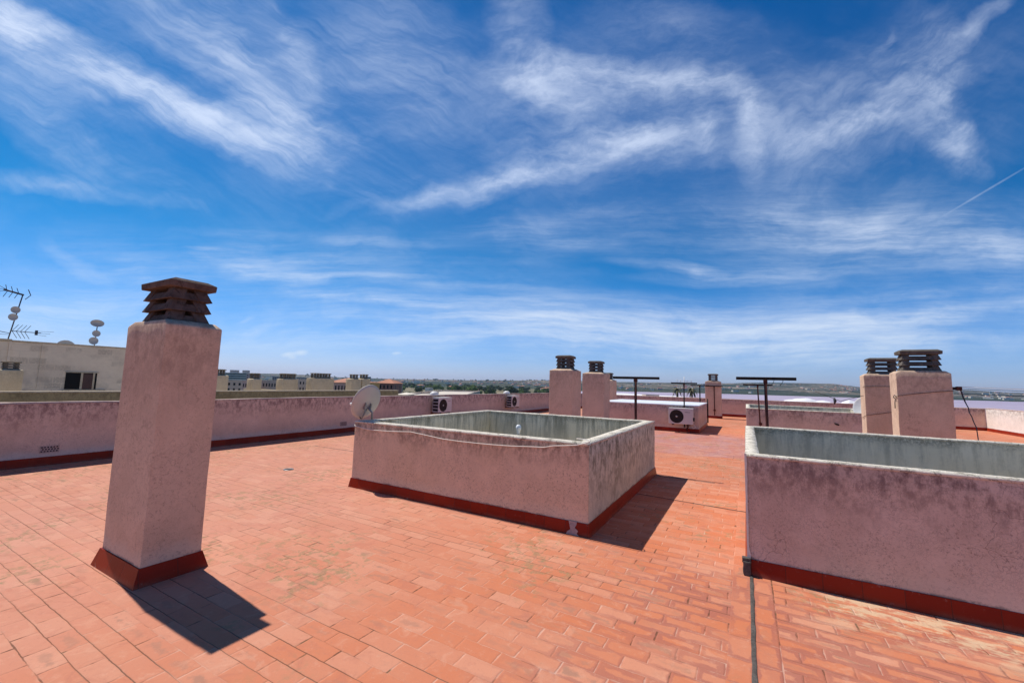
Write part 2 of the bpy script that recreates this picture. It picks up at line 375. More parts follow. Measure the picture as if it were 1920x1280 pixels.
    # dried damp: dark along the tile edges, light centre (near the joint, foreground)
    zone = n.m('MULTIPLY', n.sm(n.m('ADD', x, n.m('MULTIPLY', n.m('SUBTRACT', mid, .5), 1.6)), -1.7, -.35), n.sm(n.m('ADD', y, n.m('MULTIPLY', n.m('SUBTRACT', big, .5), 2)), 3.9, 4.8, 1, 0))
    zone = n.m('ADD', n.m('MULTIPLY', zone, .9), n.m('MULTIPLY', n.sm(n.noise(p, .8, 4, .6), .56, .68), .35), clamp=True)
    wet = n.m('MULTIPLY', zone, n.sm(n.m('ADD', n.m('ADD', dmin, n.m('MULTIPLY', n.m('SUBTRACT', n.noise(p, 5, 5, .6), .5), .12)), n.m('MULTIPLY', n.m('SUBTRACT', cg, .5), .035)), .020, .034, 1, 0))
    col = n.mix(n.m('MULTIPLY', wet, n.sm(n.noise(p, 2.6, 4, .6), .32, .58, .30, .75)), col, (.37, .13, .10))
    scuff = n.m('MULTIPLY', n.m('MULTIPLY', n.sm(n.m('ADD', y, n.m('MULTIPLY', x, .06)), 3.55, 4.15), n.m('MULTIPLY', n.sm(x, .15, .6), n.sm(x, 2.2, 3.2, 1, 0))), n.sm(n.m('ADD', n.noise(n.vm('MULTIPLY', p, (1, 2.2, 1)), 3.4, 5, .7), n.m('MULTIPLY', fine, .2)), .56, .68))
    col = n.mix(n.m('MULTIPLY', scuff, .75), col, (.68, .52, .34))
    # grit and soot speckle
    col = n.mix(n.m('MULTIPLY', n.sm(n.noise(p, 34, 5, .8), .52, .70), .38), col, (.42, .19, .13))
    col = n.mix(n.m('MULTIPLY', n.sm(n.noise(p, 13, 5, .75), .55, .68), .30), col, (.70, .38, .26))
    # soot, lichen and general dirt
    lich = n.m('MULTIPLY', n.sm(n.noise(p, 1.05, 6, .7, .3), .60, .72), n.sm(fine, .45, .62))
    col = n.mix(n.m('MULTIPLY', lich, .55), col, (.33, .23, .13))
    blk = n.m('MULTIPLY', joint, n.sm(n.m('SUBTRACT', n.noise(p, 1.9, 4, .6), n.m('MULTIPLY', fade, .06)), .44, .52))
    pale = n.m('MULTIPLY', joint, n.m('SUBTRACT', 1, n.sm(n.m('SUBTRACT', n.noise(p, 1.9, 4, .6), n.m('MULTIPLY', fade, .06)), .40, .48)))
    smear = n.m('MULTIPLY', n.m('MULTIPLY', n.sm(dy, .0, .02, 1, 0), n.sm(jn, .5, .66)), n.sm(fine, .4, .6))
    col = n.mix(n.m('MULTIPLY', smear, .3), col, (.64, .40, .30))
    col = n.mix(n.m('MULTIPLY', pale, .5), col, n.mix(fade, (.50, .27, .19), (.70, .46, .35)))
    col = n.mix(n.m('MULTIPLY', n.m('MAXIMUM', blk, openj), .85), col, (.15, .07, .04))
    # missing mortar holes: small olive/black slots
    hole = n.m('MULTIPLY', n.sm(dx, .0, .010, 1, 0), n.sm(n.noise(p, 3.7, 2, .5), .66, .70))
    col = n.mix(n.m('MULTIPLY', hole, .85), col, (.15, .10, .05))
    col = n.mix(n.m('MULTIPLY', n.sm(grain, .5, .75), .2), col, (.36, .15, .10))
    col = n.mix(n.m('MULTIPLY', n.sm(tiny, .58, .75), .25), col, (.70, .38, .27))
    pil = n.sm(dmin, .0, .012)
    hgt = n.m('ADD', n.m('MULTIPLY', pil, 1.0), n.m('ADD', n.m('MULTIPLY', fine, .22), n.m('ADD', n.m('MULTIPLY', grain, .12), n.m('ADD', n.m('MULTIPLY', mid, .6), n.m('MULTIPLY', c1, .35)))))
    hgt = n.m('SUBTRACT', hgt, n.m('ADD', n.m('MULTIPLY', joint, .5), n.m('MULTIPLY', hole, 1.2)))
    rough = n.m('ADD', .62, n.m('MULTIPLY', fine, .25))
    return n.fin(col, rough, n.bump(hgt, .42, .005), .05)
M['floor'] = mat_floor()
M['tar'] = mat_simple('bitumen_joint_filler', (.10, .085, .075), .8, .35, 60, .3, 0, .6, .01)
M['white_paint'] = mat_simple('old_white_paint', (.72, .68, .60), .7, .08, 40)
M['cap'] = mat_coping('dark_precast_concrete', (.12, .082, .066), (.165, .118, .098), (.06, .04, .034), .7)
M['cap_grey'] = mat_coping('grey_precast_concrete', (.12, .105, .088), (.17, .15, .125), (.06, .05, .045), .5)
M['cap_pale'] = mat_coping('pale_precast_concrete', (.19, .16, .12), (.26, .22, .17), (.08, .065, .05), .5)
def mat_rust(name, a, b):
    n = NT(name); p = n.pos(); f = n.noise(p, 18, 5, .7); g = n.noise(p, 70, 4, .7)
    return n.fin(n.mix(n.sm(f, .4, .62), a, b), .75, n.bump(g, .4, .002), .3)
M['rust'] = mat_rust('rust_brown_painted_steel', (.055, .012, .010), (.11, .03, .018))
M['black'] = mat_rust('black_painted_steel', (.012, .010, .010), (.035, .018, .012))
M['ac_white'] = mat_simple('cream_white_enamel', (.62, .58, .54), .45, .05, 30)
M['ac_dark'] = mat_simple('dark_grille', (.02, .010, .010), .6, .2, 60)
M['dish'] = mat_simple('grey_enamelled_steel', (.54, .50, .45), .5, .05, 12)
M['dish_white'] = mat_simple('white_enamelled_steel', (.75, .74, .70), .45, .04, 12)
M['metal'] = mat_simple('galvanised_steel', (.30, .29, .28), .45, .15, 60, .5, .6)
M['navy'] = mat_simple('dark_antenna_metal', (.05, .05, .07), .5, .2, 60, .5, .3)
M['red_plastic'] = mat_simple('red_plastic', (.30, .08, .05), .5, .1, 60)
M['white_cable'] = mat_simple('white_cable_sheath', (.74, .68, .60), .6, .08, 60)
M['sheet'] = mat_simple('white_sheet_metal', (.78, .80, .83), .45, .05, 3)
M['clear'] = mat_simple('white_glazed_plastic', (.80, .82, .82), .25, .03, 50)
M['wire'] = mat_simple('dark_wire', (.03, .035, .045), .6, .1, 60)
M['blue_rope'] = mat_simple('blue_black_rope', (.03, .045, .075), .8, .3, 90)
M['glass'] = mat_simple('dark_window_glass', (.010, .010, .012), .35, .1, 4, .12)
M['shutter'] = mat_simple('brown_shutter', (.09, .045, .04), .6, .2, 30)

# ------------------------------------------------------------------ the roof terrace
H1, H2 = .97, 1.026
WELLS = [(-5.18, 4.405, -1.5, 8.125), (-.02, 4.34, 5.2, 7.69), (-.02, 15.62, 3.42, 19.55)]
X0, X1, Y0, Y1 = -10.43, 9.5, -6.0, 27.3
def floor_mesh():
    xs = sorted({X0-.2, X1+.2} | {w[0]+.05 for w in WELLS} | {w[2]-.05 for w in WELLS})
    ys = sorted({Y0-.2, Y1+.2} | {w[1]+.05 for w in WELLS} | {w[3]-.05 for w in WELLS})
    mb = MB()
    for i in range(len(xs)-1):
        for j in range(len(ys)-1):
            cx, cy = (xs[i]+xs[i+1])/2, (ys[j]+ys[j+1])/2
            if any(w[0]+.05 < cx < w[2]-.05 and w[1]+.05 < cy < w[3]-.05 for w in WELLS): continue
            mb.add([(xs[i],ys[j],0),(xs[i+1],ys[j],0),(xs[i+1],ys[j+1],0),(xs[i],ys[j+1],0)], [(0,1,2,3)])
    return mb
tag(floor_mesh().build('roof_floor', M['floor']), kind='structure')

def joint(name, pts, w, label, z=.004, mat='tar', seed=1):
    mb = MB(); L = []
    for i in range(len(pts)-1):
        a, b = Vector(pts[i]), Vector(pts[i+1]); k = max(2, int((b-a).length/.05))
        L += [a.lerp(b, t/k) for t in range(k)]
    L.append(Vector(pts[-1])); vs = []; fs = []
    for i, p in enumerate(L):
        t = (L[min(i+1, len(L)-1)]-L[max(0, i-1)]).normalized(); s = Vector((-t.y, t.x))
        j1 = 1+.45*noise.noise(Vector((i*.35, seed, 0))); j2 = 1+.45*noise.noise(Vector((i*.35, seed+9, 3)))
        a, b = p+s*w/2*j1, p-s*w/2*j2; hz = z+.004*abs(noise.noise(Vector((i*.5, seed, 5))))
        vs += [(a.x, a.y, z), (p.x, p.y, hz+.003), (b.x, b.y, z)]
    for i in range(len(L)-1):
        fs += [(3*i+1, 3*i, 3*i+3, 3*i+4), (3*i+2, 3*i+1, 3*i+4, 3*i+5)]
    mb.add(vs, fs, 0, True); return tag(mb.build(name, M[mat]), label, 'joint filler')
joint('expansion_joint', [(.0, -2), (.0, 4.33)], .026, 'thick dark bitumen joint running from foreground to the corner of the long light well')
joint('expansion_joint', [(-1.46, 6.52), (-.12, 6.42), (-.03, 6.42)], .016, 'thin dark joint crossing the walkway halfway between the two big light wells', seed=4)
joint('expansion_joint', [(-1.45, 8.03), (-.5, 8.0)], .010, 'faint short joint line near far corner of the square light well', seed=7)
joint('expansion_joint', [(-8.9, 6.45), (-5.25, 6.5)], .010, 'thin dark joint crossing floor left of square light well', seed=9)

def skirt_mb(r_, h, flare, z0=0.0, t=.004):
    a, b, c, d = r_; mb = MB()
    o0 = (a-flare, b-flare, c+flare, d+flare); o1 = (a-t-.004, b-t-.004, c+t+.004, d+t+.004)
    vs = []
    for rr, z in ((o0, z0), (o1, h), ((a+.003, b+.003, c-.003, d-.003), h+.0006)):
        x0, y0, x1, y1 = rr; vs += [(x0,y0,z),(x1,y0,z),(x1,y1,z),(x0,y1,z)]
    fs = [(k, (k+1)%4, 4+(k+1)%4, 4+k) for k in range(4)] + [(4+k, 4+(k+1)%4, 8+(k+1)%4, 8+k) for k in range(4)]
    return mb.add(vs, fs)

def coping_mb(o, i, z, t=.02, over=.012, amp=.008, seed=0, step=.07):
    """uneven mortar cap on a rectangular ring"""
    def loop(r_, n_per):
        a, b, c, d = r_; cs = [(a,b),(c,b),(c,d),(a,d)]; out = []
        for k in range(4):
            p, q = Vector(cs[k]), Vector(cs[(k+1) % 4])
            for t_ in range(n_per[k]): out.append(p.lerp(q, t_/n_per[k]))
        return out
    npn = [max(2, int(abs(o[2]-o[0])/step)), max(2, int(abs(o[3]-o[1])/step))]*2
    O = loop((o[0]-over, o[1]-over, o[2]+over, o[3]+over), npn); I = loop((i[0]+over, i[1]+over, i[2]-over, i[3]-over), npn)
    n = len(O); vs = []
    for k in range(n):
        ni = lambda s_, f=2.2: noise.noise(Vector((O[k].x*f+s_, O[k].y*f, seed))) + .6*noise.noise(Vector((O[k].x*f*4+s_, O[k].y*f*4, seed)))
        dr = (I[k]-O[k]).normalized(); mid = (O[k]+I[k])/2
        o_, i_ = O[k]-dr*ni(1)*amp, I[k]+dr*ni(5)*amp
        vs += [(o_.x, o_.y, z-.006+ni(9)*amp*.8), (o_.x+dr.x*.006, o_.y+dr.y*.006, z+t*.75+ni(3)*amp*.5), (mid.x, mid.y, z+t+ni(7)*amp*.6),
               (i_.x-dr.x*.006, i_.y-dr.y*.006, z+t*.75+ni(2)*amp*.5), (i_.x, i_.y, z-.006+ni(11)*amp*.8)]
    fs = []
    for k in range(n):
        j = (k+1) % n
        for q in range(4): fs.append((k*5+q, j*5+q, j*5+q+1, k*5+q+1))
        fs.append((k*5+4, j*5+4, j*5, k*5))
    return MB().add(vs, fs, 0, True)

def well(label, w, h, th, mats, seed, base=.13):
    a, b, c, d = w; cx, cy = (a+c)/2, (b+d)/2; hx, hy = (c-a)/2, (d-b)/2
    t = thing('light_well', label, 'light well', (cx, cy, 0))
    o = (-hx, -hy, hx, hy); i = (-hx+th, -hy+th, hx-th, hy-th)
    g = .008
    mb = MB(); im = (i[0]-g, i[1]-g, i[2]+g, i[3]+g)
    # outer wall, four faces with own material index for the +x face
    q = lambda r_, z: [(r_[0],r_[1],z),(r_[2],r_[1],z),(r_[2],r_[3],z),(r_[0],r_[3],z)]
    vs = q(o,-.3)+q(o,h-.02)+q(im,-.3)+q(im,h-.02); fs = []; ms = []
    for k in range(4):
        j = (k+1) % 4
        fs += [(k,j,4+j,4+k), (8+j,8+k,12+k,12+j), (4+k,4+j,12+j,12+k), (j,k,8+k,8+j)]; ms += [1 if k == 1 else 0, 0, 0, 0]
    mb.add(vs, fs, ms)
    subdivided(mb, 'wall', mats, t, .11, .004, 2.4, seed, .012)
    li = MB(); vs = q(i,-2.7)+q(i,h-.018)+q(im,-2.7)+q(im,h-.018); fs = []
    for k in range(4):
        j = (k+1) % 4
        fs += [(j,k,4+k,4+j), (4+k,4+j,12+j,12+k)][:1]
    li.add(vs, fs); li.add([(i[0],i[1],-2.7),(i[2],i[1],-2.7),(i[2],i[3],-2.7),(i[0],i[3],-2.7)], [(0,1,2,3)])  # unseen bottom, set shallow to bounce sunlight onto the lining
    subdivided(li, 'cement_lining', M['cement'] if seed == 1 else M['cement2'], t, .2, .003, 2, seed+3, 0)
    coping_mb(o, i, h-.02, .022, .006, .007, seed).build('coping', M['coping'], t)
    skirt_mb(o, base, .028).build('skirting', M['skirt'], t)
    return t
W1 = well('square pink light well in the middle with open grey cement inside', WELLS[0], H1, .15, [M['pink_box'], M['pink_box_side']], 1)
W2 = well('long mauve light well at the right foreground cut by the frame edge', WELLS[1], H2, .105, [M['pink_mauve'], M['pink_mauve']], 2)
W3 = well('farther light well behind the long one, left of two big chimneys', WELLS[2], 1.0, .12, [M['pink_mauve'], M['pink_mauve']], 3)
# missing piece of skirting paint on the square well, bare plaster tongue
mb = MB(); pts = []
tz = [(-1.735,.0),(-1.72,.03),(-1.69,.05),(-1.70,.085),(-1.715,.132),(-1.62,.132),(-1.625,.10),(-1.64,.075),(-1.60,.045),(-1.615,.02),(-1.585,.0)]
vs = []
for (x, z) in tz: vs.append((x-cx if False else x, 4.405-.028*(1-z/.13)-.0105, z+.002))
mb.add(vs, [tuple(range(len(vs)))])
o = mb.build('plaster_patch', M['coping_pink']); o.parent = W1; o.location = -Vector(W1.location)

# ---- low flat-topped housing C
t = thing('skylight_housing', 'low pink rooftop box with flat white metal top and AC unit on its front', 'roof housing', (-3.34, 18.1, 0))
mb = MB().box((-1.84,-1.8,-.01), (1.84,1.8,.93)); subdivided(mb, 'wall', [M['pink_par']], t, .2, .004, 2.4, 11, .012)
MB().box((-1.86,-1.82,.932), (1.86,1.82,.975)).build('sheet_top', M['sheet'], t, bevel=.006)
skirt_mb((-1.84,-1.8,1.84,1.8), .14, .03).build('skirting', M['skirt'], t)
mb = MB().tube([(1.875,1.78,.12), (1.875,1.78,1.14)], .028, 8); mb.build('standpipe', M['black'], t)

# ---- parapets
def parapet(label, a, b, h, th, mat, cop, inner, seed, vents=(), sk=.14, skm='skirt'):
    """wall from a to b; inner = unit normal pointing at the terrace; its inner face lies on the line ab"""
    a, b = Vector(a), Vector(b); L = (b-a).length; dirv = (b-a)/L; ang = math.atan2(dirv.y, dirv.x)
    t = thing('parapet_wall', label, 'parapet', (a.x, a.y, 0), ang)
    # local: x along, +-y ; side s such that inner normal = s*y
    nl = Vector((-dirv.y, dirv.x)); s = 1 if nl.dot(Vector(inner)) > 0 else -1
    y0, y1 = (-th, 0) if s > 0 else (0, th)
    mb = MB().box((0, y0, -.6), (L, y1, h-.02)); w = subdivided(mb, 'wall', [mat], t, .25, .006, 1.3, seed, .01)
    # coping
    n = int(L/.12); vs = []; fs = []
    for k in range(n+1):
        x = L*k/n; j = lambda q: noise.noise(Vector((x*1.1+seed*7, q, seed)))*.010 + noise.noise(Vector((x*5+seed*7, q, seed)))*.006
        sg = noise.noise(Vector((x*.33, 1, seed)))*.014
        vs += [(x, y0-.01-j(1)*.5, h-.026+j(2)*.5), (x, y0-.006, h-.004+j(3)+sg), (x, (y0+y1)/2, h+.002+j(4)+sg), (x, y1+.006, h-.004+j(5)+sg), (x, y1+.01+j(6)*.5, h-.026+j(7)*.5)]
    for k in range(n):
        for q in range(4): fs.append((k*5+q, k*5+q+1, k*5+q+6, k*5+q+5))
    MB().add(vs, [f[::-1] for f in fs], 0, True).build('coping', cop, t)
    yi = 0
    vs = [(0, s*.035, 0), (L, s*.035, 0), (L, s*.012, sk), (0, s*.012, sk), (0, -s*.003, sk+.001), (L, -s*.003, sk+.001)]
    MB().add(vs, [(0,1,2,3), (3,2,5,4)]).build('skirting', M[skm], t)
    for vx in vents:
        g = MB().box((vx-.115, min(0, s*.014), .205), (vx+.115, max(0, s*.014), .325), 0)
        for rr in range(3):
            for cc in range(6):
                x = vx-.095+cc*.036+(.012 if rr % 2 else 0); z = .222+rr*.034
                g.box((x-.011, s*.0145-.001, z), (x+.011, s*.0145+.001, z+.020), 1)
        g.build('vent_grille', [M['coping_pink'], M['ac_dark']], t)
    return t
parapet('long pink parapet along the left edge of the roof with terracotta skirting', (X0, Y0), (X0, Y1), 1.06, .2, M['pink_par'], M['coping_pink'], (1, 0), 21, vents=(2.47-Y0, 8.45-Y0))
parapet('far pink parapet closing the roof in front of the lagoon', (X0, Y1), (X1, Y1), 1.01, .2, M['pink_par'], M['coping_pink'], (0, -1), 22)
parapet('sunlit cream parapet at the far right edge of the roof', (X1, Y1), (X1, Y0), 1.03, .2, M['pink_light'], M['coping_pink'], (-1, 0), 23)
# body of the building under the terrace
t = thing('apartment_building', 'own apartment building carrying the red tiled roof terrace', 'building')
MB().ring((X0-.2, Y0-.2, X1+.2, Y1+.2), (X0, Y0, X1, Y1), -18, -.62).build('wall', M['pink_par'], t)
MB().box((X0-.2, Y0-.3, -.62), (X1+.2, Y0-.202, 0)).build('roof_edge', M['coping_pink'], t)

# ---- chimneys
def cap_parts(t, w, d, z, ht, mat, tiers=3):
    """louvred precast cowl: sloped slats between sloping corner posts under a hipped slab"""
    hx, hy = w/2, d/2; th = ht*.245
    zz = z
    for k in range(tiers):
        so = .034*min(1, w/.5); mb = MB()
        z0, z1 = zz, zz+th*.66
        if k == 0: z0 = zz-.005
        ob = (-hx-.0, -hy-.0, hx+.0, hy+.0); ot = (-hx+so, -hy+so, hx-so, hy-so)
        ib = (ob[0]+.03, ob[1]+.03, ob[2]-.03, ob[3]-.03); it = (ot[0]+.03, ot[1]+.03, ot[2]-.03, ot[3]-.03)
        q = lambda r_, z_: [(r_[0],r_[1],z_),(r_[2],r_[1],z_),(r_[2],r_[3],z_),(r_[0],r_[3],z_)]
        vs = q(ob,z0)+q(ot,z1)+q(ib,z0)+q(it,z1); fs = []
        for e in range(4):
            j = (e+1) % 4
            fs += [(e,j,4+j,4+e), (8+j,8+e,12+e,12+j), (4+e,4+j,12+j,12+e), (j,e,8+e,8+j)]
        mb.add(vs, fs); mb.build('louvre', mat, t, bevel=.004)
        pw = min(.10, w*.21)
        for sx in (-1, 1):
            for sy in (-1, 1):
                xo, yo = sx*hx, sy*hy; xt, yt = sx*(hx-so*1.35), sy*(hy-so*1.35)
                f = lambda X, Y, e_: (min(X, X-sx*pw), min(Y, Y-sy*pw), max(X, X-sx*pw), max(Y, Y-sy*pw))
                pm = MB(); pm.frus(f(xo+sx*.006, yo+sy*.006, 0), z0-.002, f(xt+sx*.01, yt+sy*.01, 0), zz+th*1.02); pm.build('corner_post', mat, t, bevel=.004)
        zz += th
    s = MB(); zt = zz-.004; e = .02; hh = z+ht-.03
    o0 = (-hx-e, -hy-e, hx+e, hy+e); o1 = (-hx-e-.004, -hy-e-.004, hx+e+.004, hy+e+.004)
    s.frus(o0, zt, o1, zt+(hh-zt)*.66)
    s.frus((o1[0]+.001, o1[1]+.001, o1[2]-.001, o1[3]-.001), zt+(hh-zt)*.66-.001, (-hx*.90, -hy*.78, hx*.90, hy*.78), hh)
    s.build('cap_slab', mat, t, bevel=.006)

def chimney(label, x0, y0, x1, y1, h=2.0, mat=None, capm=None, seed=0, cap=(.63, .34), ht=.44, skirt=True, z0=0.0, flare=.03, group=None, name='chimney', shoulder=.05, ncaps=1, lit=None):
    cx, cy = (x0+x1)/2, (y0+y1)/2; hx, hy = (x1-x0)/2, (y1-y0)/2
    t = thing(name, label, 'chimney', (cx, cy, z0), 0, group); mat = mat or M['pink_chim']; capm = capm or M['cap_grey']
    mb = MB(); hs = h-z0
    q = lambda a, b, z: [(-a,-b,z),(a,-b,z),(a,b,z),(-a,b,z)]
    vs = q(hx,hy,-.02)+q(hx,hy,hs)+q(min(hx-.04, cap[0]*ncaps/2+.04), min(hy-.02, cap[1]/2+.03), hs+shoulder)
    fs = [(k,(k+1)%4,4+(k+1)%4,4+k) for k in range(4)]+[(4+k,4+(k+1)%4,8+(k+1)%4,8+k) for k in range(4)]+[(8,9,10,11),(3,2,1,0)]
    mb.add(vs, fs); subdivided(mb, 'shaft', [mat], t, .08 if hs > 1.9 and abs(x0) < 6 else .2, .005, 2.5, seed, .014)
    if skirt: skirt_mb((-hx,-hy,hx,hy), .13, flare).build('skirting', M['skirt'], t)
    if ncaps == 1: cap_parts(t, cap[0], cap[1], hs+shoulder-.008, ht, capm)
    else:
        for k in range(ncaps):
            e = bpy.data.objects.new('cowl', None); C.objects.link(e); e.parent = t; e.location = (0, (k-(ncaps-1)/2)*cap[1]*1.15, 0)
            cap_parts(e, cap[0], cap[1], hs+shoulder-.008, ht, capm)
    return t
chimney('tall pink chimney standing alone at the left foreground with brown louvred cap', -4.765, 1.51, -4.03, 1.92, 2.0, capm=M['cap'], seed=31, cap=(.50, .31), ht=.405, flare=.045, shoulder=.045)
chimney('pink chimney behind the square light well back rim, left and nearer of the middle pair', -5.03, 11.2, -4.32, 11.95, 2.0, seed=32, cap=(.42, .44))
chimney('pink chimney right of another behind the square well, touching the low white-topped box', -5.02, 14.0, -4.25, 14.75, 2.0, seed=33, cap=(.42, .44))
chimney('distant pink chimney mostly hidden behind the right one of the middle pair', -6.50, 20.6, -5.79, 21.3, 1.85, seed=34, cap=(.42, .40), ht=.38)
chimney('single far chimney against the far parapet with a T post leaning on its front', -1.95, 25.0, -1.17, 25.45, 1.95, seed=35, cap=(.46, .34), ht=.42)
chimney('pink chimney with sunlit white side, left of the two big chimneys on the right', 2.48, 12.9, 3.25, 13.35, 2.0, seed=36, cap=(.53, .32), ht=.42)
chimney('wide pink chimney with sunlit white side and wires, right of the two big chimneys', 2.615, 11.0, 3.42, 11.45, 2.0, seed=37, cap=(.58, .34), ht=.46)

# ---- clothes-line T posts
def tpost(label, x, y, h, zb, L, th, mat='rust', lean=0, lx=.5, hooks=(), base='clamp'):
    t = thing('clothesline_post', label, 'clothesline post', (x, y, zb), 0, 'T shaped clothesline posts')
    MB().tube([(-lean, 0, 0), (0, 0, h-zb-.02)], th*.5, 8).build('post', M[mat], t)
    a = MB().box((-L*lx, -th*.42, h-zb-.02), (L*(1-lx), th*.42, h-zb+.028)); a.build('crossbar', M['black'], t, bevel=.003)
    g = MB().box((-th*.65, -th*.6, h-zb-.075), (th*.65, th*.6, h-zb-.018)); g.build('bracket', M['rust'], t, bevel=.004)
    for hx in hooks:
        MB().tube([(hx, 0, h-zb-.01), (hx-.01, -.01, h-zb-.05), (hx-.03, -.01, h-zb-.075), (hx-.045, 0, h-zb-.10)], .004, 5).build('hook', M['wire'], t)
    if base == 'clamp':
        MB().box((-th*1.1-lean, -.01, .22), (th*1.1-lean, .045, .30)).build('clamp', M['rust'], t, bevel=.005)
    return t
tpost('rust brown T post with wide black crossbar right behind the long light well', .27, 7.76, 1.77, .25, .82, .044, hooks=(.12, .24), lean=-.01)
tpost('slender T post behind the wide one, clamped to the farther light well', .32, 15.53, 1.74, .25, .82, .04, lean=-.05)
tpost('rust brown T post rising behind the back rim of square light well', -1.86, 8.2, 1.755, .2, .88, .05)
tpost('black T post rising behind the AC unit of the white-topped box', -1.96, 16.22, 1.75, .18, .88, .045, mat='black')
tpost('thin black T post behind the white-topped box', -1.77, 19.98, 1.70, .5, .74, .05, mat='black')
tpost('far T post leaning in front of the single far chimney', -1.5, 24.9, 1.71, .17, .84, .05, lean=.0)

# ---- air conditioners
def ac(label, loc, rz, mirror=False, logo='dark'):
    """local: front faces -y, width along x"""
    t = thing('air_conditioner', label, 'air conditioner', loc, rz)
    W, D, Hh = .80, .30, .54; s = -1 if mirror else 1
    MB().box((-W/2, 0, 0), (W/2, D, Hh)).build('casing', M['ac_white'], t, bevel=.012)
    MB().box((-W/2-.006, -.006, Hh+.001), (W/2+.006, D+.004, Hh+.018)).build('top_lid', M['dish_white'], t, bevel=.004)
    cx = -.13*s; Mx = Matrix.Translation((cx, -.004, Hh/2-.005)) @ Matrix.Rotation(R(90), 4, 'X')
    MB().lathe([(.0, .002), (.212, .002), (.222, .005), (.234, -.002)], 28, 0, Mx).build('fan_opening', M['ac_dark'], t)
    g = MB()
    for r_ in (.06, .10, .14, .175, .205):
        g.tube([Mx @ Vector((r_*math.cos(a*math.pi/12), r_*math.sin(a*math.pi/12), .008)) for a in range(25)], .0022, 4, caps=False)
    for a in range(8):
        A = a*math.pi/4; g.tube([Mx @ Vector((.03*math.cos(A), .03*math.sin(A), .010)), Mx @ Vector((.225*math.cos(A), .225*math.sin(A), .008))], .0025, 4)
    g.build('fan_guard', M['black'], t)
    MB().lathe([(.0, .012), (.028, .011), (.034, .002)], 12, 0, Mx).build('fan_hub', M['dish'], t)
    MB().box((min(.13*s, .37*s), -.0045, .05), (max(.13*s, .37*s), -.001, Hh-.05)).build('service_panel', M['ac_white'], t, bevel=.003)
    lm = MB()
    for k in range(5): lm.box((.16*s+k*.034*s-.011, -.0075, .415), (.16*s+k*.034*s+.011, -.0045, .435 if k in (1, 2) else .43))
    lm.build('nameplate', M['red_plastic'] if logo == 'red' else M['wire'], t)
    sg = MB()
    for k in range(4): sg.box((-W/2-.004, .03, .05+k*.12), (-W/2+.002, D-.03, .135+k*.12))
    sg.build('side_grille', M['ac_dark'], t)
    MB().box((W/2-.002, .06, .12), (W/2+.05, .16, .24)).build('valve_cover', M['ac_dark'], t, bevel=.01)
    return t
def ac_bracket(label, loc, rz):
    t = thing('wall_bracket', label, 'bracket', loc, rz)
    for x in (-.27, .27): MB().box((x-.018, -.02, -.04), (x+.018, .44, -.003)).box((x-.018, .42, -.38), (x+.018, .44, -.04)).build('arm', M['rust'], t)
    MB().box((-.36, .405, -.055), (.36, .44, -.005)).build('rail', M['rust'], t)
a1 = ac('cream air conditioner with red mark mounted on the left parapet, nearer of two', (-10.02, 12.72, .42), R(90), logo='red')
a2 = ac('smaller looking air conditioner far along the left parapet beside the far chimneys', (-10.02, 18.3, .42), R(90), logo='red')
ac_bracket('steel bracket carrying the nearer air conditioner on left parapet', (-10.02, 12.72, .42), R(90))
ac_bracket('steel bracket carrying the farther air conditioner on left parapet', (-10.02, 18.3, .42), R(90))
a3 = ac('pinkish white air conditioner on the front of the low white-topped box', (-2.05, 15.90, .31), 0)
ac_bracket('rusty bracket under the air conditioner of the low white-topped box', (-2.05, 15.90, .31), 0)
mb = MB().tube([(0,0,0), (.03,-.02,-.10), (-.02,0,-.16), (.0,0,-.22)], .03, 6)
for loc, lb in (((-1.86, 16.12, .30), 'bundle of dark pipes hanging under the air conditioner on the low box'),):
    tag(mb.build('pipe_bundle', M['rust'], None, loc), lb, 'pipes')
mb = MB().tube([(0,0,0), (.06,0,-.06), (.12,0,-.02), (.10,0,.06), (.04,0,.04)], .012, 6)
tag(mb.build('coiled_hose', M['white_cable'], None, (-1.70, 15.98, .24)), 'small pale coil of hose under the air conditioner on the low box', 'hose')
for loc, lb in (((-10.53, 12.65, 1.06), 'small white dome on the parapet over the nearer air conditioner'), ((-10.53, 18.25, 1.06), 'small white dome on the parapet over the farther air conditioner')):
    tag(MB().lathe([(.17, -.01), (.17, .03), (.14, .09), (.08, .125), (.0, .135)], 20).build('vent_dome', M['dish_white'], None, loc), lb, 'vent dome')

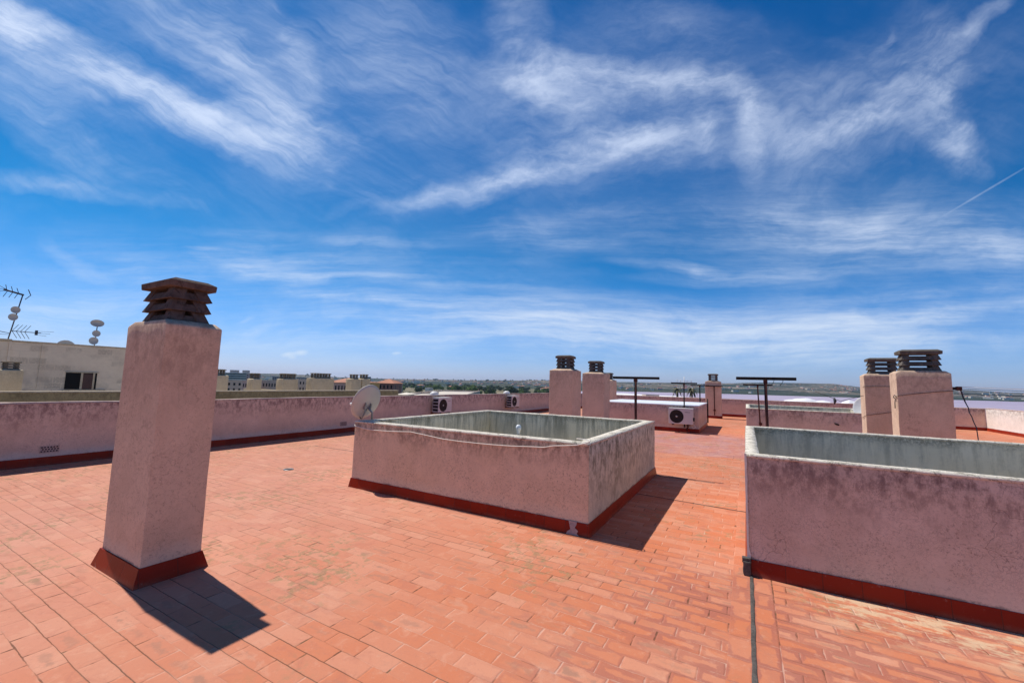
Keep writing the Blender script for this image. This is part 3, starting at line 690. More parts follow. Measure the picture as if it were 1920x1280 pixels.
# ---- satellite dishes
def dish(label, loc, aim, dia, mat, lnb=True, mast=None, tall=1.08, roll=0, arm=.55, detail=True):
    """loc = centre of reflector, aim = direction the bowl looks"""
    aim = Vector(aim).normalized(); base = Vector(mast) if mast else Vector(loc)
    t = thing('satellite_dish', label, 'satellite dish', base)
    side = Vector((0,0,1)).cross(aim).normalized(); upv = aim.cross(side)
    side, upv = side*math.cos(roll)+upv*math.sin(roll), upv*math.cos(roll)-side*math.sin(roll)
    Mx = Matrix.Translation(Vector(loc)-base) @ Matrix(((side.x, upv.x*tall, aim.x, 0), (side.y, upv.y*tall, aim.y, 0), (side.z, upv.z*tall, aim.z, 0), (0,0,0,1)))
    r_ = dia/2; dp = dia*.11
    prof = [(0.001, 0)] + [(r_*k/8, dp*(k/8)**2) for k in range(1, 9)] + [(r_+.012, dp+.001), (r_+.012, dp-.010)] + [(r_*k/8, dp*(k/8)**2-.008) for k in range(7, 0, -1)] + [(0.001, -.008)]
    MB().lathe(prof, 40 if detail else 18, 0, Mx).build('reflector', mat, t)
    if lnb:
        bot = Mx @ Vector((0, -r_*.93, dp*.8)); foc = Mx @ Vector((0, -r_*.62, dia*arm)); 
        bk = Mx @ Vector((0, -r_*.35, -.03))
        MB().tube([bk, Mx @ Vector((0, -r_*1.02, -.01)), foc], .011, 6).build('feed_arm', M['metal'], t)
        d_ = (Mx @ Vector((0, 0, dp)) - foc).normalized()
        MB().tube([foc-d_*.02, foc+d_*.035, foc+d_*.04, foc+d_*.085], [.022, .022, .032, .034], 12).build('feed_horn', M['dish_white'], t)
    if detail:
        k = MB(); 
        for sx in (-.05, .05): k.add([Mx @ Vector(v) for v in ((sx-.008,-r_*.38,-.012),(sx+.008,-r_*.38,-.012),(sx+.008,-.0,-.012),(sx-.008,-.0,-.012),(sx-.008,-r_*.38,-.07),(sx+.008,-r_*.38,-.07),(sx+.008,-.0,-.04),(sx-.008,-.0,-.04))], [(0,1,2,3),(4,7,6,5),(0,4,5,1),(1,5,6,2),(2,6,7,3),(3,7,4,0)])
        k.build('back_bracket', M['metal'], t)
    if mast:
        top = Mx @ Vector((0, -r_*.22, -.05))
        MB().tube([(0,0,0), (0,0,max(.03, top.z*.55)), top], .015, 8).build('mast', M['metal'], t)
    return t
dish('large grey satellite dish seen from behind on the left corner of square light well', (-5.10, 4.56, 1.235), (-.93, .10, .34), .465, M['dish'], True, (-5.04, 4.60, .985), 1.14, R(9), .74)
dish('white satellite dish half hidden behind the two big chimneys on the right', (3.13, 16.0, 1.13), (-.45, -.85, .35), .66, M['dish_white'], True, (3.2, 15.9, .985), 1.05)

# ---- white cable drooping across the square well, and its translucent lamp inside
cab = [(-5.18,4.60,.93), (-5.195,4.42,.905), (-5.15,4.385,.895), (-4.95,4.38,.872), (-4.75,4.378,.862), (-4.40,4.378,.872), (-4.03,4.378,.895), (-3.75,4.378,.872), (-3.47,4.378,.848), (-3.18,4.378,.842), (-2.89,4.378,.843), (-2.65,4.378,.848), (-2.43,4.378,.856), (-2.2,4.378,.872), (-2.02,4.378,.882), (-1.9,4.378,.91), (-1.76,4.378,.925), (-1.62,4.376,.945), (-1.52,4.38,.975), (-1.487,4.40,.99), (-1.50,4.44,1.0), (-1.60,4.50,.998), (-1.68,4.52,.995)]
tag(MB().tube(cab, .006, 6).build('cable', M['white_cable']), 'white cable drooping across the front of the square light well', 'cable')
t = thing('wall_lamp', 'small clear bulb-shaped lamp poking up inside the square light well', 'lamp', (-3.33, 6.2, -.22))
MB().tube([(0,0,-2.5), (0,0,1.0)], .015, 8).build('stem', M['metal'], t)
MB().lathe([(.022, .98), (.024, 1.0), (.032, 1.03), (.044, 1.06), (.046, 1.09), (.036, 1.115), (.018, 1.128), (.0, 1.13)], 16).build('bulb', M['clear'], t)

# ---- roof drain
t = thing('floor_drain', 'small round drain ring set in the tiles left of the square well', 'drain', (-6.97, 4.57, .004))
MB().lathe([(.062, 0), (.062, .006), (.078, .007), (.082, .0)], 24).build('ring', M['metal'], t)
MB().lathe([(.0, .002), (.061, .004)], 24).build('grate', M['ac_dark'], t)
# ---- white painted arris and black cap at the near corner of the long well
mb = MB(); zs = [.13+k*.045 for k in range(21)]; vs = []; fs = []
for k, z in enumerate(zs):
    w_ = .012+.010*abs(noise.noise(Vector((k*.7, 3, 1))))+(.012 if k < 2 else 0)
    vs += [(-.028, 4.336+w_, z), (-.029, 4.331, z), (-.026+w_, 4.329, z)]
for k in range(len(zs)-1): fs += [(3*k+1, 3*k, 3*k+3, 3*k+4), (3*k+2, 3*k+1, 3*k+4, 3*k+5)]
o = MB().add(vs, fs).build('corner_paint', M['white_paint']); o.parent = W2; o.location = -Vector(W2.location)
mb = MB().box((-.062, 4.288, .0), (-.005, 4.345, .115)); mb.box((-.068, 4.30, .10), (-.0, 4.352, .142))
o = subdivided(mb, 'bitumen_corner', [M['tar']], W2, .02, .006, 30, 5, .006); o.location = -Vector(W2.location)

# ---- TV aerial on the post behind the box
def yagi(mb, c, d, L, n, half, plane, r_=.006, boom=.010):
    c = Vector(c); d = Vector(d).normalized(); p = Vector(plane).normalized()
    mb.tube([c, c+d*L], boom, 5)
    for k in range(n):
        q = c+d*L*(k+.5)/n; h_ = half*(1-.35*k/max(1, n-1)); mb.tube([q-p*h_, q+p*h_], r_, 4)
t = thing('tv_aerial', 'small white TV aerial above the black T post behind the AC unit', 'aerial', (-1.96, 16.3, 1.75))
MB().tube([(0,0,-.45), (0,0,.24)], .012, 6).build('mast', M['dish_white'], t)
mb = MB(); mb.tube([(-.26,0,.10), (.26,0,.06)], .007, 5)
for x, h_ in ((-.24,.07), (-.12,.05), (.10,.05), (.24,.08)): mb.tube([(x,-.0,.08-h_), (x,0,.08+h_)], .008, 4)
mb.build('elements', M['dish_white'], t)
mb = MB(); mb.tube([(-.24,0,-.17), (.0,0,-.14), (.24,0,-.10)], .010, 5); mb.box((-.02,-.03,-.16), (.10,.03,-.07)); mb.build('amplifier', M['dish_white'], t)

# ---- wires
def wire(label, pts, r_=.006, mat='wire', name='wire'):
    return tag(MB().tube(pts, r_, 5).build(name, M[mat]), label, 'wire')
def sag(a, b, s, n=10): a, b = Vector(a), Vector(b); return [a.lerp(b, k/n) - Vector((0,0,4*s*(k/n)*(1-k/n))) for k in range(n+1)]
t = thing('clothesline_bracket', 'dark red bracket on the right side of the wide right chimney', 'bracket', (3.42, 11.02, 1.66))
MB().box((-.01,-.02,.03), (.10,.03,.085)).build('arm', M['black'], t, bevel=.004)
MB().box((.05,-.03,.02), (.125,.035,.095)).build('block', M['rust'], t, bevel=.006)
wire('upper of two clotheslines running right from the wide chimney bracket', sag((3.54, 11.03, 1.72), (9.4, 11.9, 1.75), .06), .0045)
wire('pale clothesline close to the upper one right of the wide chimney', sag((3.54, 11.05, 1.75), (9.4, 12.1, 1.79), .05), .004, 'white_cable')
wire('lower of two clotheslines running right from the wide chimney', sag((3.43, 11.00, 1.62), (9.4, 11.5, 1.66), .04), .005)
wire('wire tied round the face of the wide right chimney', [(2.60, 11.12, 1.50), (2.60, 10.99, 1.53), (2.64, 10.985, 1.55), (2.9, 10.985, 1.60), (3.2, 10.985, 1.645), (3.43, 10.985, 1.67)], .005, 'rust')
wire('wire across the pink chimney with sunlit side left of the wide one', [(2.47, 13.0, 1.73), (2.47, 12.885, 1.74), (2.9, 12.885, 1.75), (3.25, 12.885, 1.75)], .005)
wire('slanting wire low across the pink chimney left of the wide one', [(2.465, 13.2, .98), (2.47, 12.885, 1.05), (2.8, 12.885, 1.12), (3.25, 12.885, 1.22)], .005, 'rust')
wire('dark loose knot of wire on the sunlit side of the wide chimney', [(2.60,11.0,1.53), (2.585,11.06,1.56), (2.58,11.10,1.51), (2.59,11.03,1.49), (2.585,11.05,1.40), (2.59,11.08,1.30)], .008, 'wire', 'wire_knot')
wire('blue black rope hanging from the bracket of the wide chimney', [(3.52,11.03,1.70), (3.545,11.04,1.66), (3.56,11.05,1.58), (3.585,11.05,1.48), (3.60,11.04,1.42), (3.625,11.05,1.36), (3.63,11.05,1.28), (3.66,11.05,1.20), (3.68,11.05,1.10), (3.71,11.05,1.0), (3.72, 11.05, .8), (3.73, 11.06, .4)], [.012,.012,.012,.011,.009,.009,.008,.008,.008,.008,.008,.008], 'blue_rope', 'hanging_rope')
wire('sagging clothesline with a knot left of the two big chimneys', [(1.55,13.2,1.58), (1.75,13.2,1.50), (1.93,13.2,1.42), (2.05,13.15,1.36), (2.2,13.1,1.42), (2.48,13.0,1.52)], .006)
tag(MB().tube([(1.93,13.2,1.44), (1.95,13.2,1.36), (1.93,13.2,1.28)], [.02,.035,.012], 7).build('wire_knot', M['wire']), 'small dark knot hanging on the sagging clothesline', 'knot')
mb = MB().tube([(0,0,0), (-.06,-.02,.02), (-.12,-.03,.05)], [.02,.03,.012], 6); tag(mb.build('wall_spigot', M['black'], None, (2.36, 15.55, .62)), 'black spigot on the farther light well beside the sunlit chimney', 'spigot')

# ------------------------------------------------------------------ neighbouring building on the left
NX = -15.8
t = thing('cream_apartment_building', 'cream neighbouring apartment building behind the left parapet', 'building', (0, 0, 0))
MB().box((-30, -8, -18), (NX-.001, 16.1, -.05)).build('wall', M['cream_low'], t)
MB().box((-29.9, -7.9, -.049), (NX-.2, 16.0, 0)).build('roof', M['coping_cream'], t)
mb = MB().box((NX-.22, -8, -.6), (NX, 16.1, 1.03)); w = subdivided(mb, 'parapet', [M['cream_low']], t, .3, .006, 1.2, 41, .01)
MB().box((NX-.24, -8.02, 1.03), (NX+.02, 16.12, 1.065)).build('coping', M['coping_cream'], t, bevel=.006)
MB().box((-29.9, 15.9, -.04), (NX-.25, 16.09, .75)).build('side_parapet', M['cream'], t)
t = thing('rooftop_stair_house', 'cream rendered stair house with a dark window on the neighbouring roof', 'roof house', (-20, 0, 0))
MB().box((-6, -8, 0), (0, 6.9, 2.47)).build('wall', M['blockwall'], t, bevel=.01)
MB().box((-6.05, -8.05, 2.472), (.03, 3.60, 2.545)).build('roof', M['coping_cream'], t, bevel=.01)
MB().box((-6.02, 3.601, 2.472), (.02, 6.95, 2.52)).build('roof_coping', M['coping_cream'], t, bevel=.01)
wn = MB().box((-.02, 4.88, .99), (.012, 5.66, 1.55)).build('window', M['glass'], t)
MB().box((.013, 5.30, 1.0), (.03, 5.55, 1.52)).build('shutter', M['shutter'], wn)
fm = MB(); fm.box((.013, 5.245, .985), (.04, 5.298, 1.56)); fm.box((.013, 5.552, .985), (.04, 5.60, 1.56)); fm.box((.013, 4.86, 1.555), (.04, 5.70, 1.585)); fm.box((.013, 4.84, .93), (.07, 5.9, .984)); fm.build('frame', M['coping_cream'], wn)
pl = MB(); pl.box((.001, 3.55, 0), (.03, 3.61, 2.47)); pl.box((.001, 4.25, 0), (.02, 4.30, 2.47)); pl.build('pilaster', M['blockwall'], t)
nb = 'cream chimneys on the neighbouring roof'
for (y0, y1, h, nc, lb) in ((3.08, 3.52, 1.58, 1, 'cream chimney with dark cap in front of the stair house, leftmost of the row'),
                    (8.40, 8.90, 1.58, 1, 'cream chimney just right of the tall pink chimney with a wide dark cap'),
                    (9.84, 10.21, 1.47, 1, 'slim cream chimney, second right of the tall pink chimney'),
                    (11.10, 11.85, 1.50, 2, 'broad cream chimney with two dark caps on the neighbouring roof'),
                    (12.55, 13.75, 1.57, 3, 'broadest cream chimney with three dark caps on the neighbouring roof'),
                    (14.81, 15.43, 1.58, 1, 'cream chimney left behind the large grey dish, nearer the broad one'),
                    (15.5, 16.05, 1.60, 1, 'last cream chimney right behind the top of the large grey dish')):
    chimney(lb, -18.3, y0, -17.85, y1, h, M['cream'], M['cap_pale'], 50+int(y0), cap=(.30, min(.30, (y1-y0)*.66) if nc == 1 else .27), ht=.27, skirt=False, group=None, shoulder=.02, ncaps=nc)
def mast_thing(label, loc, h, parts):
    t = thing('antenna_mast', label, 'antenna mast', loc)
    MB().tube([(0,0,0), parts.get('top', (0,0,h))], .017, 6).build('pole', M['navy'], t)
    return t
# mast with two yagis and two little dishes
P0 = Vector((-20.6, 3.62, 2.54))
t = mast_thing('leaning dark mast with two yagi aerials and two tiny dishes on the stair house', P0, 1.6, {'top': (0, .18, 1.52)})
mb = MB(); c0 = Vector((0, .18, 1.5)); mb.tube([c0+Vector((0,.02,0)), c0+Vector((0,-.42,.10))], .03, 6)
for k, y in enumerate((-.1, -.22, -.34)): mb.tube([c0+Vector((-.0,y-.05,.20+.03*k)), c0+Vector((0,y,.05)), c0+Vector((0,y-.07,-.14))], .010, 4)
mb.tube([c0+Vector((0,.10,.20)), c0+Vector((0,.17,.02)), c0+Vector((0,.06,-.14))], .014, 4)
for k in range(3): mb.tube([c0+Vector((0,-.30,.08)), c0+Vector((0,-.52,.02+k*.09))], .008, 4)
mb.build('upper_yagi', M['navy'], t)
mb = MB(); c0 = Vector((0, .04, .30)); mb.tube([c0, c0+Vector((0,.66,.0))], .012, 5); mb.box((-.03,.56,.22), (.03,.62,.38))
for k in range(4): mb.tube([c0+Vector((0,.02+k*.09,.0)), c0+Vector((0,.14+k*.09,.22))], .008, 4); mb.tube([c0+Vector((0,.02+k*.09,.0)), c0+Vector((0,.14+k*.09,-.22))], .008, 4)
for k in range(3): mb.tube([c0+Vector((0,.60,.05-k*.06)), c0+Vector((0,.95-k*.08,.07-k*.08))], .006, 4)
mb.tube([c0+Vector((0,-.02,-.08)), c0+Vector((0,-.35,-.02))], .012, 4); mb.tube([c0+Vector((0,-.02,-.12)), c0+Vector((0,-.35,-.14))], .008, 4)
mb.build('lower_yagi', M['navy'], t)
dish('tiny grey dish, upper of the pair on the leaning mast', P0+Vector((.05, .06, .98)), (1, -.1, .15), .19, M['dish'], False, detail=False)
dish('tiny grey dish, lower of the pair on the leaning mast', P0+Vector((.05, .03, .74)), (1, -.1, .15), .19, M['dish'], False, detail=False)
P1 = Vector((-21.2, 5.82, 2.5))
t = mast_thing('thin straight mast with three small dishes right of the leaning mast', P1, 1, {'top': (0, .02, .93)})
dish('oval grey dish topmost on the straight mast', P1+Vector((.05, -.01, .90)), (1, -.1, .2), .36, M['dish'], False, tall=.72, detail=False)
dish('small round dish in the middle of the straight mast', P1+Vector((.05, 0, .52)), (1, -.1, .2), .21, M['dish'], False, detail=False)
dish('small round dish lowest on the straight mast', P1+Vector((.05, -.05, .24)), (1, -.1, .2), .24, M['dish'], False, detail=False)
dish('top of a large dish peeking over the stair house roof', (-21.3, 5.1, 2.42), (1, -.1, .3), .50, M['dish'], False, detail=False)

# ------------------------------------------------------------------ land, lagoon, hills
def mat_land():
    n = NT('dry_plain_ground'); p = n.pos()
    a = n.noise(p, .004, 6, .6); b = n.noise(p, .02, 5, .65); c = n.noise(p, .12, 4, .6)
    v = n.node('ShaderNodeTexVoronoi', i_Vector=n.vm('MULTIPLY', p, (1, 1, 0)), i_Scale=.006)
    col = n.mix(n.sm(a, .4, .6), (.035, .055, .022), (.34, .27, .17))
    col = n.mix(n.sm(b, .5, .62), col, (.03, .042, .018))
    col = n.mix(n.m('MULTIPLY', n.sm(v.outputs['Color'], .5, .8), .5), col, (.30, .25, .17))
    col = n.mix(n.m('MULTIPLY', n.sm(c, .55, .7), .5), col, (.10, .10, .06))
    return n.fin(col, .95, None, .1)
def mat_hill():
    n = NT('scrub_hillside'); p = n.pos(); x, y, z = n.xyz(p)
    q = n.vm('MULTIPLY', p, (1, 1, 7))
    a = n.noise(q, .0022, 7, .62); b = n.noise(q, .009, 6, .65); c = n.noise(q, .03, 5, .7); d = n.noise(q, .075, 3, .6)
    col = n.mix(n.sm(a, .42, .58), (.022, .036, .020), (.22, .17, .12))
    col = n.mix(n.sm(b, .49, .56), col, (.018, .030, .016))
    col = n.mix(n.m('MULTIPLY', n.sm(b, .40, .33), .8), col, (.34, .26, .20))
    col = n.mix(n.m('MULTIPLY', n.m('MULTIPLY', n.sm(c, .56, .64), n.sm(a, .44, .54)), .8), col, (.62, .54, .47))
    low = n.sm(n.m('ADD', z, n.m('MULTIPLY', n.m('SUBTRACT', b, .5), 12)), -13, -5, 1, 0)
    col = n.mix(n.m('MULTIPLY', low, .8), col, (.03, .045, .022))
    col = n.mix(n.m('MULTIPLY', n.sm(d, .5, .65), .35), col, (.06, .06, .045))
    return n.fin(col, .95, None, .1)
M['land'] = mat_land(); M['hill'] = mat_hill()
M['salt'] = mat_simple('white_salt', (.86, .84, .84), .8, .03, .2, .3, 0, .3, .5)
nn = NT('pink_lagoon_water'); pp = nn.pos()
M['lagoon'] = nn.fin(nn.mix(nn.sm(nn.noise(nn.vm('MULTIPLY', pp, (1,1,1)), .006, 4, .6), .35, .65), (.46, .33, .39), (.54, .41, .47)), .35, nn.bump(nn.noise(pp, .3, 3), .1, .3), .5)
ZG = -18.0
mb = MB(); n_ = 24; rr = [0, 60, 200, 600, 1500, 3500, 9000]
vs = [(0, 0, ZG)]; fs = []
for k, r_ in enumerate(rr[1:]):
    for a in range(n_*2): vs.append((r_*math.cos(a*math.pi/n_), r_*math.sin(a*math.pi/n_), ZG))
for a in range(n_*2): fs.append((0, 1+a, 1+(a+1) % (n_*2)))
for k in range(len(rr)-2):
    for a in range(n_*2):
        b = 1+k*n_*2; c = b+n_*2; j = (a+1) % (n_*2); fs.append((b+a, c+a, c+j, b+j))
tag(mb.add(vs, fs).build('ground', M['land']), kind='structure')
# lagoon
pts = [(1070, 380), (1120, 330), (1300, 300), (1500, 300), (1800, 300), (2300, 320), (2600, 700), (2500, 1500), (2200, 1600), (2000, 1560), (1900, 1520), (1800, 1640), (1700, 1560), (1600, 1480), (1520, 1500), (1450, 1560), (1350, 1530), (1250, 1500), (1160, 1450), (1095, 1400), (1075, 900)]
mb = MB().add([bearing(a, b, ZG+.15) for a, b in pts], [tuple(range(len(pts)))]); o = mb.build('lagoon_water', M['lagoon']); tag(o, kind='structure')
# hills: a height field from the far shore to the ridge
RID = [(-900, 10), (0, 14), (300, 22), (470, 30), (560, 30), (640, 10), (730, 9), (850, 16), (960, 26), (1030, 36), (1160, 40), (1260, 50), (1300, 44), (1360, 56), (1420, 66), (1500, 68), (1560, 76), (1590, 60), (1625, 46), (1700, 50), (1800, 56), (1860, 46), (1900, 40), (2000, 36), (2300, 36), (3000, 30)]
def ridge(px):
    for (a, b), (c, d) in zip(RID, RID[1:]):
        if a <= px <= c:
            t_ = (px-a)/(c-a); t_ = t_*t_*(3-2*t_); return b+(d-b)*t_
    return 20
def hill_z(px, D):
    t_ = (D-1480)/(4300-1480)
    if t_ <= 0: return ZG-.5
    e = t_*t_*(3-2*t_) if t_ < 1 else 1
    e = .35*min(1, t_)+.65*e
    p = bearing(px, D)*.0011
    nz = noise.noise(p)*.55 + noise.noise(p*3.1)*.28 + noise.noise(p*8)*.14
    h = (ridge(px)-ZG)
    return ZG + h*e*(1+.22*nz*min(1, t_*3)) + 9*max(0, noise.noise(p*2+Vector((3,1,0))))*min(1, t_*4)*(1 if t_ < .8 else .4)
pxs = list(range(-900, 2700, 12)); Ds = [1480, 1520, 1580, 1650, 1730, 1820, 1920, 2040, 2180, 2340, 2520, 2720, 2940, 3180, 3450, 3750, 4050, 4300, 4700, 5200, 6000]
vs = [tuple(bearing(px, D*(1+ .03*math.sin(px*.011)), hill_z(px, D) if D < 5000 else (hill_z(px, 4300)-(D-4300)*.05))) for px in pxs for D in Ds]
nd = len(Ds); fs = [(i*nd+j, (i+1)*nd+j, (i+1)*nd+j+1, i*nd+j+1) for i in range(len(pxs)-1) for j in range(nd-1)]
tag(MB().add(vs, fs, 0, True).build('hills', M['hill']), kind='structure')

# salt heaps
def heap(label, prof, D, dep, base=ZG):
    """prof = [(px, height z)]"""
    mb = MB(); vs = []; fs = []; P = []
    for (a, za), (b, zb) in zip(prof, prof[1:]):
        for k in range(6): P.append((a+(b-a)*k/6, za+(zb-za)*k/6))
    P.append(prof[-1])
    for i, (px, z) in enumerate(P):
        for j in range(9):
            tt = j/8; e = math.sin(math.pi*tt)**.8
            p = bearing(px, D-dep/2+dep*tt)
            vs.append((p.x, p.y, base+(z-base)*e + (.5*noise.noise(p*.12) if 0 < j < 8 else 0)))
    for i in range(len(P)-1):
        for j in range(8): fs.append((i*9+j, (i+1)*9+j, (i+1)*9+j+1, i*9+j+1))
    return tag(mb.add(vs, fs, 0, True).build('salt_heap', M['salt']), label, 'salt heap', None)
heap('long low white salt bank beyond the far parapet, behind the T posts', [(1135, -12), (1148, -6.2), (1180, -6.4), (1215, -7.2), (1262, -7.8), (1300, -9.0), (1316, -15)], 450, 60)
heap('large white salt heap with a flat top in front of the pink lagoon', [(1458, -16), (1470, -9), (1484, -8.0), (1492, -6.8), (1512, -6.2), (1519, -6.6), (1530, -8.6), (1545, -8.4), (1556, -9.6), (1566, -16)], 450, 60)
heap('pointed white salt heap next to the sunlit chimney', [(1563, -16), (1578, -9), (1591, -6.4), (1602, -7.8), (1618, -9), (1650, -16)], 430, 55)

# palms
def palm(label, px, D, top, r_=1.6):
    p = bearing(px, D, ZG); t = thing('palm_tree', label, 'palm tree', p)
    h = top-ZG
    MB().tube([(0,0,0), (.25,0,h*.3), (.1,0,h*.65), (0,0,h)], [.32,.24,.2,.24], 8).build('trunk', M['palm_trunk'], t)
    rnd = random.Random(int(px)); mb = MB()
    for k in range(34):
        a = rnd.uniform(0, 2*math.pi); el = rnd.uniform(-.9, 1.1); L = r_*rnd.uniform(.75, 1.1); d = Vector((math.cos(a), math.sin(a), 0))
        pts_ = [Vector((0,0,h)) + d*L*q*math.cos(el*.5) + Vector((0,0,L*(math.sin(el)*q - .9*q*q))) for q in (0,.35,.7,1)]
        s = d.cross(Vector((0,0,1)))*.13
        vs = []
        for i, q in enumerate(pts_): w_ = (1,1.3,1,.2)[i]; vs += [q-s*w_, q+Vector((0,0,.06)), q+s*w_]
        mb.add(vs, [(3*i+a_, 3*i+a_+1, 3*i+a_+4, 3*i+a_+3) for i in range(3) for a_ in (0,1)])
    mb.build('crown', M['palm_leaf'], t); return t
M['palm_trunk'] = mat_simple('palm_trunk_bark', (.14, .10, .07), .9, .3, 4)
M['palm_leaf'] = mat_simple('dry_palm_fronds', (.16, .14, .07), .8, .4, 2)
palm('brownish palm seen beyond the far parapet left of the black T post', 1270, 112, 1.2)
palm('brownish palm seen beyond the far parapet right of the black T post', 1297, 112, 1.3)

# trees
def mat_leaf(name, a, b):
    n = NT(name); p = n.pos(); oi = n.t.nodes.new('ShaderNodeObjectInfo').outputs['Random']
    f = n.noise(p, .9, 4, .6)
    col = n.mix(n.sm(f, .35, .65), a, b); col = n.mix(n.m('MULTIPLY', oi, .5), col, tuple(c*1.6 for c in b))
    return n.fin(col, .75, None, .2)
M['leaf_dark'] = mat_leaf('dark_pine_foliage', (.022, .038, .016), (.045, .07, .028))
M['leaf_mid'] = mat_leaf('green_foliage', (.07, .12, .028), (.12, .175, .045))
M['bark'] = mat_simple('tree_bark', (.10, .075, .055), .9, .3, 3)
def tree_proto(seed, mat, hgt, wid):
    rnd = random.Random(seed); t = thing('tree', '', 'tree')
    mb = MB().tube([(0,0,0), (.1,.05,hgt*.3), (0,.1,hgt*.62)], [.28,.2,.1], 7)
    for k in range(5):
        a = k*1.26+rnd.random(); mb.tube([(0.05,.05,hgt*.3), (math.cos(a)*wid*.3, math.sin(a)*wid*.3, hgt*.6)], [.12,.05], 5)
    mb.build('trunk', M['bark'], t)
    lobes = [(Vector((rnd.uniform(-.55,.55)*wid/2, rnd.uniform(-.55,.55)*wid/2, hgt*rnd.uniform(.45,.85))), wid*rnd.uniform(.16,.30)) for _ in range(11)]
    cm = MB()
    for c, r_ in lobes:
        for k in range(70):
            v = Vector((rnd.gauss(0,1), rnd.gauss(0,1), rnd.gauss(0,.8))).normalized()*r_*rnd.uniform(.65, 1.12)
            p = c+v; nrm = (v+Vector((rnd.uniform(-1,1), rnd.uniform(-1,1), rnd.uniform(-1,1)))*r_*.5).normalized(); a_ = nrm.orthogonal().normalized(); b_ = nrm.cross(a_); s = rnd.uniform(.16,.36)*wid/6
            cm.add([p-a_*s-b_*s*.6, p+a_*s-b_*s*.5, p+a_*s*.8+b_*s, p-a_*s*.7+b_*s*.8], [(0,1,2,3)])
    cm.build('crown', mat, t); return t
protos = [tree_proto(1, M['leaf_dark'], 9, 9), tree_proto(2, M['leaf_mid'], 7.5, 8), tree_proto(3, M['leaf_dark'], 7, 10), tree_proto(4, M['leaf_mid'], 6, 7)]
TL = ['dark rounded pine on the plain beyond the left parapet', 'mid green bushy tree on the plain beyond the left parapet', 'broad dark tree on the plain beyond the left parapet', 'small green tree on the plain beyond the left parapet']
spots = []
rnd = random.Random(5)
for px, D in ((757,330),(766,340),(775,335),(748,345),(826,340)): spots.append((px, D, 0 if px != 775 else 2, 1.15))
for k in range(16): px = 742+k*7.5; spots.append((px+rnd.uniform(-3,3), 980+rnd.uniform(-60,60)-k*14, rnd.choice((1,1,3,0)), 1.2))
for k in range(20): px = 850+rnd.uniform(0,40); spots.append((px, rnd.uniform(560,900), rnd.choice((1,1,3,0)), 1.5))
for k in range(46): px = rnd.uniform(885, 1032); spots.append((px, rnd.uniform(560, 1150), rnd.choice((0,2,2,1,0,3)), 1.1))
for k in range(40): px = rnd.uniform(745, 1032); spots.append((px, rnd.uniform(620, 1250), rnd.choice((1,1,3,3,0,2)), 1.25))
spots += [(878, 740, 0, 1.7), (916, 600, 2, 1.3), (922, 610, 0, 1.3), (958, 640, 0, 1.5), (966, 650, 2, 1.4), (985, 640, 0, 1.3), (1006, 640, 2, 1.2), (1025, 600, 3, 1.3), (1020, 610, 1, 1.4)]
for k in range(26): spots.append((rnd.uniform(560, 745), rnd.uniform(420, 1300), rnd.choice((0,2,2,1)), 1.1))
for k in range(26): spots.append((rnd.uniform(740, 1032), rnd.uniform(1150, 1450), rnd.choice((0,2,2)), 1.3))
RIDGE_TREES = [(rnd.uniform(560, 1045), rnd.uniform(2900, 4100), rnd.choice((0, 2)), 1.4) for _ in range(64)]
used = [False]*4
for (px, D, k, s) in spots+RIDGE_TREES:
    loc = bearing(px, D, ZG if D < 1490 else hill_z(px, D)-1); s *= rnd.uniform(.8, 1.2); rz = rnd.uniform(0, 6.28)
    if not used[k]:
        o = protos[k]; o.location = loc; o.rotation_euler = (0,0,rz); o.scale = (s,s,s); o['label'] = TL[k]; used[k] = True
    else: o = dup(protos[k], loc, rz, TL[k], (s,s,s))
    o['group'] = 'trees on the plain'

